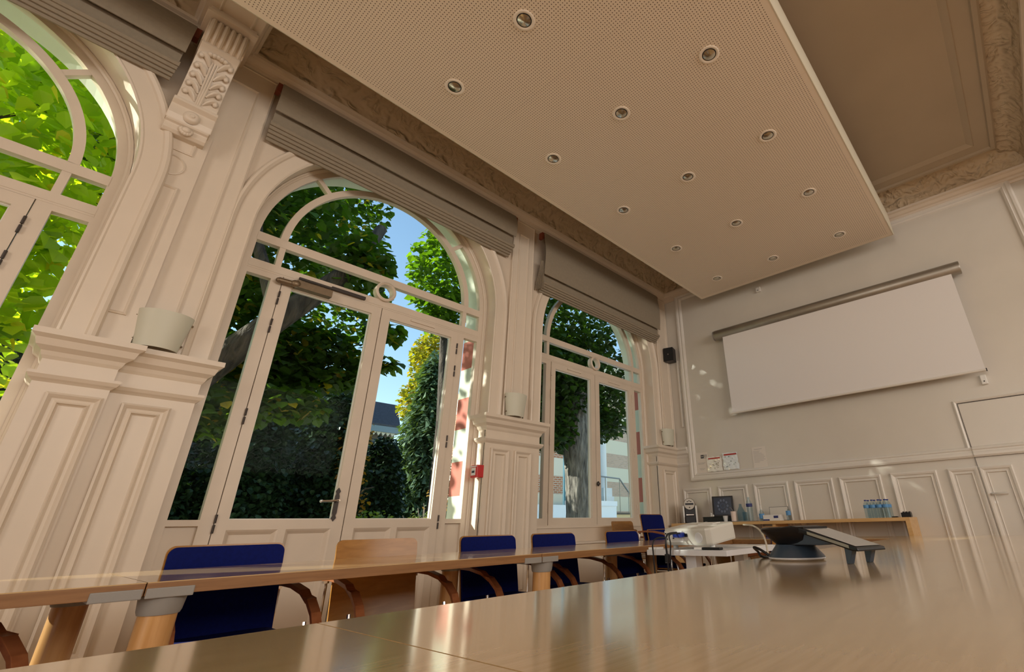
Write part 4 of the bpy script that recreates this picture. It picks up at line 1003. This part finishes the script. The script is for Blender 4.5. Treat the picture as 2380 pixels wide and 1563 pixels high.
# ================================================================== OUTSIDE
GZ = -.35
gr = box('garden_ground', GRASS, -30, 60, YX + .02, 70, GZ - .1, GZ); tag(gr, 'lawn and paving outside the windows', 'ground', kind='structure')
tag(box('reflector', RENDER, -9, 14, YX + .03, 8.9, GZ + .001, GZ + .04), 'added pale terrace along the outside wall', 'reflector', kind='structure')  # slab added and kept pale to bounce sunlight up through the windows
def leaf_mesh(rnd, blobs, n, size, droop=.6, fold=.25, needle=False):
    V = []; Fc = []
    wsum = [b[6] for b in blobs]; tot = sum(wsum)
    for _ in range(n):
        t = rnd.random() * tot; j = 0
        while t > wsum[j]: t -= wsum[j]; j += 1
        cx, cy, cz, rx, ry, rz, _w = blobs[j][:7]
        while True:
            a, b, c = rnd.uniform(-1, 1), rnd.uniform(-1, 1), rnd.uniform(-1, 1)
            if a * a + b * b + c * c <= 1: break
        p = Vector((cx + a * rx, cy + b * ry, cz + c * rz)); s = size * rnd.uniform(.6, 1.25)
        yaw = rnd.uniform(0, 2 * pi); d = Vector((cos(yaw), sin(yaw), -droop * rnd.uniform(.2, 1.8))).normalized()
        side = d.cross(Vector((rnd.uniform(-.5, .5), rnd.uniform(-.5, .5), 1))).normalized(); up = side.cross(d)
        o = len(V)
        if needle:
            V += [p, p + d * s + side * s * .10, p + d * s * .9 - side * s * .22]; Fc.append((o, o + 1, o + 2)); continue
        pts = [(0, 0), (.18, .42), (.55, .46), (1.05, 0), (.55, -.46), (.18, -.42)]
        for (u, w) in pts: V.append(p + d * (u * s) + side * (w * s) + up * (abs(w) * fold * s))
        Fc += [(o, o + 1, o + 2, o + 3), (o, o + 3, o + 4, o + 5)]
    m = MB(); m.v = [tuple(v) for v in V]; m.f = Fc; m.s = [False] * len(Fc); m.mi = [0] * len(Fc)
    return m
def tree(name, label, trunk, radii, branches, blobs, n, size, lm, seed, extra=None, bark=None, **kw):
    r = thing(name, label, 'tree', trunk[0]); base = Vector(trunk[0]); rnd = random.Random(seed)
    mb = MB(); mb.tube([tuple(Vector(p) - base) for p in trunk], radii, 14); mb.build('trunk', bark or BARK, r)
    for b in branches:
        mb = MB(); mb.tube([tuple(Vector(p) - base) for p in b[0]], b[1], 8, r2=b[2]); mb.build('branch', BARK, r)
    bl = [(b[0] - base.x, b[1] - base.y, b[2] - base.z) + tuple(b[3:]) for b in blobs]
    leaf_mesh(rnd, bl, n, size, **kw).build('foliage', lm, r, fix=False)
    if extra:
        bl = [(b[0] - base.x, b[1] - base.y, b[2] - base.z) + tuple(b[3:]) for b in extra[0]]
        leaf_mesh(rnd, bl, extra[1], extra[2]).build('outer_foliage', extra[3], r, fix=False)
    return r
# leaning broadleaf behind the middle window (trunk runs up to the right)
tree('broadleaf_tree', 'large leaning broadleaf tree whose trunk crosses the middle window', [(-.55, 6.6, GZ), (.0, 6.6, .9), (.75, 6.55, 2.1), (1.55, 6.5, 3.3), (2.2, 6.5, 4.2), (2.6, 6.6, 5.2)], [.26, .20, .17, .15, .13, .08],
     [([(1.55, 6.5, 3.3), (1.2, 6.9, 4.4), (.9, 7.2, 6.0)], .10, .04), ([(.75, 6.55, 2.1), (.6, 7.4, 3.0), (.9, 8.6, 4.0)], .09, .03)],
     [(1.2, 7.6, 5.2, 1.25, .9, 1.6, 3.5), (1.5, 8.2, 3.6, 1.1, .8, 1.0, 2.8), (2.4, 8.6, 6.6, 1.1, .8, 1.5, 2.2), (1.6, 7.3, 2.75, .8, .5, .6, 1.6), (2.35, 7.3, 3.2, .7, .4, .5, 1.3), (.75, 6.5, 1.75, .30, .3, .30, .30), (1.25, 6.6, 2.1, .40, .3, .28, .4), (1.95, 6.7, 2.35, .45, .3, .22, .45), (2.55, 7.0, 2.85, .42, .3, .14, .28), (2.9, 6.7, 3.1, .35, .3, .12, .2), (2.95, 6.7, 3.6, .33, .3, .12, .18),
      (2.35, 6.4, 4.4, .45, .4, .5, .5), (3.2, 9.2, 5.0, .9, .6, .8, 1.0), (0.2, 8.6, 6.2, 1.9, .9, 1.5, 3.0), (-1.3, 9.5, 6.6, 1.5, .8, 1.5, 2.0)], 14500, .135, LEAF, 3)  # a high crown lobe is added to keep sun off the back wall
# bright backlit tree outside the nearest window
tree('broadleaf_tree', 'bright backlit broadleaf tree filling the nearest window at left', [(-3.6, 8.2, GZ), (-3.4, 8.1, 2.0), (-3.0, 7.8, 4.6)], [.28, .24, .14],
     [([(-3.4, 8.1, 2.0), (-2.2, 7.2, 3.6), (-1.0, 6.4, 4.6)], .08, .02)],
     [(-1.15, 6.6, 4.5, 1.15, .6, 1.5, 2.3), (-.75, 6.3, 2.9, .55, .5, 1.4, 1.3), (-1.2, 6.6, 2.2, .8, .6, 1.2, 1.6), (-1.7, 7.9, 6.6, 1.3, .8, 1.2, 1.5), (-.75, 8.6, 4.2, .8, .9, 2.6, 1.6), (-4.7, 7.3, 5.3, 1.2, .8, .9, 1.6), (-1.9, 7.6, 6.0, .6, .6, .5, .7)], 7000, .155, LEAFB, 11, droop=.9)  # outlying crown lobes are added to keep sun off the projector and bottles
# tree with furrowed trunk behind the far window
tree('broadleaf_tree', 'broadleaf tree with thick furrowed trunk behind the farthest window', [(8.62, 8.0, GZ), (8.60, 8.0, 1.2), (8.53, 8.0, 2.1), (8.45, 8.0, 3.0), (8.7, 8.0, 3.9)], [.38, .30, .29, .34, .24],
     [([(8.45, 8.0, 2.7), (8.0, 8.2, 3.4), (7.5, 8.4, 4.3)], .17, .06), ([(8.55, 8.0, 2.9), (9.2, 8.3, 3.8), (10.0, 8.6, 4.8)], .15, .05)],
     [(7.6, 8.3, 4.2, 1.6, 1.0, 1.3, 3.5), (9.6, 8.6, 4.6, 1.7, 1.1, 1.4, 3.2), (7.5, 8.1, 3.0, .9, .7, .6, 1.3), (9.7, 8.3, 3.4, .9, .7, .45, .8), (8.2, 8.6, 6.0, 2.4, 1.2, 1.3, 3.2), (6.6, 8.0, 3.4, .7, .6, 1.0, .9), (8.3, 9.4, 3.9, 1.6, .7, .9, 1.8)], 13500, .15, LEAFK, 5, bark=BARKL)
# small leafy limb of a sunlit tree seen through the right of the middle arch
tree('maple_tree', 'sunlit green tree behind the upper right of the middle window', [(5.9, 9.6, GZ), (5.8, 9.5, 3.0), (5.5, 9.4, 5.2)], [.16, .13, .08], [],
     [(5.10, 9.2, 6.5, .72, .7, 1.3, 2), (5.45, 9.4, 5.6, .52, .6, .6, 1)], 1700, .15, LEAFM, 8)
tree('yellowing_tree', 'tall yellow-green tree against the sky in the middle window', [(9.6, 16, GZ), (9.5, 16, 4), (9.4, 16, 7.5)], [.2, .15, .06], [],
     [(8.95, 16, 6.7, .75, .8, 1.3, 2), (9.0, 16, 5.2, 1.0, .9, 1.0, 2)], 3600, .15, LEAFY, 9)
def conifer(label, x, y, zt, r, n, seed, lm=None, size=.30, needle=True, name='conifer_tree', full=.35):
    b = [(x, y, GZ + (zt - GZ) * t, r * (1 - t) ** full + .15, r * (1 - t) ** full + .15, (zt - GZ) * .12, (1 - t) ** .6 + .15) for t in [.05, .15, .25, .35, .45, .55, .65, .75, .85, .93]]
    return tree(name, label, [(x, y, GZ), (x, y, zt - .4)], [.14, .04], [], b, n, size, lm or LEAFD, seed, needle=needle, droop=.8)
conifer('tall grey-green conifer in front of the yellowing tree', 7.75, 13.6, 6.0, 1.25, 15000, 21, lm=leafmat('blue_green_needle', (.05, .10, .06), (.16, .24, .13), .2), full=.9)
for i, (x, y, zt, r, lab) in enumerate([(1.2, 10.8, 3.1, .95, 'dark yew at the left of the hedge'), (2.75, 11.0, 3.2, .95, 'dark yew left of centre in the middle window'), (4.3, 11.3, 3.9, .95, 'dark yew at the centre of the middle window, tallest of the hedge'), (5.7, 11.9, 2.9, .75, 'low dark yew in front of the stone house'), (-.5, 10.8, 3.6, 1.0, 'dark yew partly behind the near pier'), (2.0, 13.2, 4.4, 1.1, 'second-row dark yew left of the middle one'), (4.0, 13.6, 4.6, 1.1, 'second-row dark yew right behind the tallest')]):
    conifer(lab, x, y, zt, r, 19000, 30 + i, size=.10, needle=False, name='yew_tree')
def shrub(name, label, x, y, blobs, n, size, lm, seed):
    r = thing(name, label, 'shrub', (x, y, GZ)); leaf_mesh(random.Random(seed), blobs, n, size).build('foliage', lm, r, fix=False)
    mb = MB()
    for k in range(5): a = 2 * pi * k / 5; mb.tube([(0, 0, 0), (.2 * cos(a), .2 * sin(a), .4), (.35 * cos(a), .35 * sin(a), .8)], .02, 5, r2=.006)
    mb.build('stem', BARK, r); return r
shrub('clipped_shrub', 'low green shrub at the foot of the right door leaf', 4.6, 9.6, [(0, 0, .9, .75, .6, .72, 1)], 2600, .07, IVY, 41)
shrub('ivy_bush', 'pale variegated ivy bush below the bare twigs', 5.15, 8.6, [(0, 0, .95, .6, .5, .62, 1)], 2600, .06, leafmat('pale_ivy', (.25, .33, .10), (.55, .55, .28), .3), 42)
tw = thing('bare_shrub', 'leafless pale twigs rising above the ivy bush', 'shrub', (4.95, 8.3, GZ))
mb = MB(); rnd = random.Random(6)
for k in range(9):
    a = -1.2 + .3 * k; p = [(0 + .02 * k, 0, .7)]
    for j in range(4): q = p[-1]; p.append((q[0] + .14 * sin(a) + rnd.uniform(-.05, .05), q[1] + rnd.uniform(-.05, .05), q[2] + .24 + rnd.uniform(-.04, .04) - .05 * abs(a)))
    mb.tube(p, .016, 5, r2=.005)
    for j in (1, 2): q = p[j]; mb.tube([q, (q[0] + .12 * rnd.uniform(-1, 1), q[1], q[2] + .16), (q[0] + .2 * rnd.uniform(-1, 1), q[1], q[2] + .30)], .009, 5, r2=.004)
mb.build('twigs', mat('pale_twig', (.38, .32, .28), .8), tw)
leaf_mesh(random.Random(77), [(.1, 0, 1.6, .45, .2, .4, 1)], 22, .07).build('withered_leaf', LEAFO, tw, fix=False)
tree('rusty_shrub', 'small tree with rusty orange leaves in front of the stone house', [(4.55, 10.6, GZ), (4.45, 10.6, 1.6), (4.6, 10.6, 2.6)], [.05, .04, .02],
     [([(4.45, 10.6, 1.3), (4.8, 10.5, 1.7), (5.0, 10.5, 1.75)], .03, .01)], [(4.5, 10.6, 2.5, .35, .3, .9, 1), (4.6, 10.6, 1.5, .35, .3, .5, .5)], 420, .09, LEAFO, 15)
# stone house with slate roof
sh = thing('stone_house', 'rubble stone house with dark slate roof beyond the middle window', 'house', (8.2, 20.5, GZ))
MB().box(-3.2, 2.05, 0, 4, 0, 5.3).build('wall', STONE, sh)
mb = MB(); mb.prism([(-.35, 5.3), (-.35, 5.42), (.25, 6.35 + .1), (1.6, 6.50), (4.0, 6.5), (4.3, 5.3)], 'yz', -3.4, 2.1); mb.build('roof', SLATE, sh)
MB().box(-3.4, 2.12, -.42, .0, 5.08, 5.32).build('gutter_board', mat('grey_blue_board', (.20, .28, .34), .5), sh)
mb = MB()
for k in range(26): mb.prism([(-3.3 + .2 * k, 5.08), (-3.1 + .2 * k, 5.08), (-3.2 + .2 * k, 4.93)], 'xz', -.36, -.30)
mb.build('fretwork', RENDER, sh)
MB().box(-1.6, -.5, -.03, 0, 3.2, 4.5).build('window', BLUEG, sh); MB().box(-2.2, -.2, -.06, 0, 0, 2.0).build('side_door', mat('pale_blue_paint', (.50, .62, .75), .6), sh)
# striped brick building beyond the far window
bb = thing('striped_brick_building', 'cream building with brick bands beyond the farthest window', 'building', (19.9, 20, GZ))
mb = MB(); mb.prism([(-3.4, 0), (.25, 0), (1.25, 1.6), (1.25, 9), (-3.4, 9)], 'xy', 0, 9); mb.build('wall', BRICKB, bb)
mb = MB(); mb.prism([(1.3, 2.2), (2.6, 2.2), (2.6, 9), (1.3, 9)], 'xy', 0, 9); mb.build('glazed_bay', BLUEG, bb)
MB().box(-4.5, 3.0, -1.6, -1.2, 0, 2.3).build('garden_wall', WHITEW, bb)
MB().box(-.6, 2.9, -1.75, -1.0, 2.3, 2.55).build('coping', WHITEW, bb)
pb = thing('porch_building', 'pale building with column, steps and railing right of the tree trunk', 'building', (24.8, 21, GZ))
MB().box(.4, 8, 1.2, 9, 0, 13).build('wall', BRICKP, pb); MB().box(-1.6, .4, 1.6, 3, 0, 9).build('glazed_door', BLUEG, pb)
mb = MB(); mb.tube([(.0, 0, 3.2), (.0, 0, 9)], .28, 14); mb.box(-.42, .42, -.42, .42, 3.0, 3.5); mb.box(-.5, .5, -.5, .5, 2.0, 3.0); mb.build('column', WHITEW, pb)
mb = MB()
mb.tube([(-1.8, -.9, 4.1), (.6, -.9, 4.05), (2.9, -.9, 2.1)], .05, 6)
for x, z in ((-.8, 4.08), (.6, 4.05), (1.5, 3.3), (2.4, 2.5)): mb.tube([(x, -.9, z), (x, -.9, 1.8)], .03, 6)
mb.build('railing', ALU, pb)
MB().box(-2.4, 8, -1.6, -1.2, 0, 1.55).build('plinth_wall', WHITEW, pb); MB().box(-2.4, 8, -1.66, -1.16, 1.9, 2.0).build('dark_coping', DARKM, pb); MB().box(-2.4, 8, -1.60, -1.2, 1.55, 1.9).build('stone_band', mat('ochre_stone', (.75, .55, .28), .8), pb)
# pale paved yard in front of these buildings
tag(box('paved_yard', WHITEW, 9.5, 40, 9.5, 19, GZ, GZ + .03), 'pale sunlit paved yard beyond the far window tree', 'yard', kind='structure')
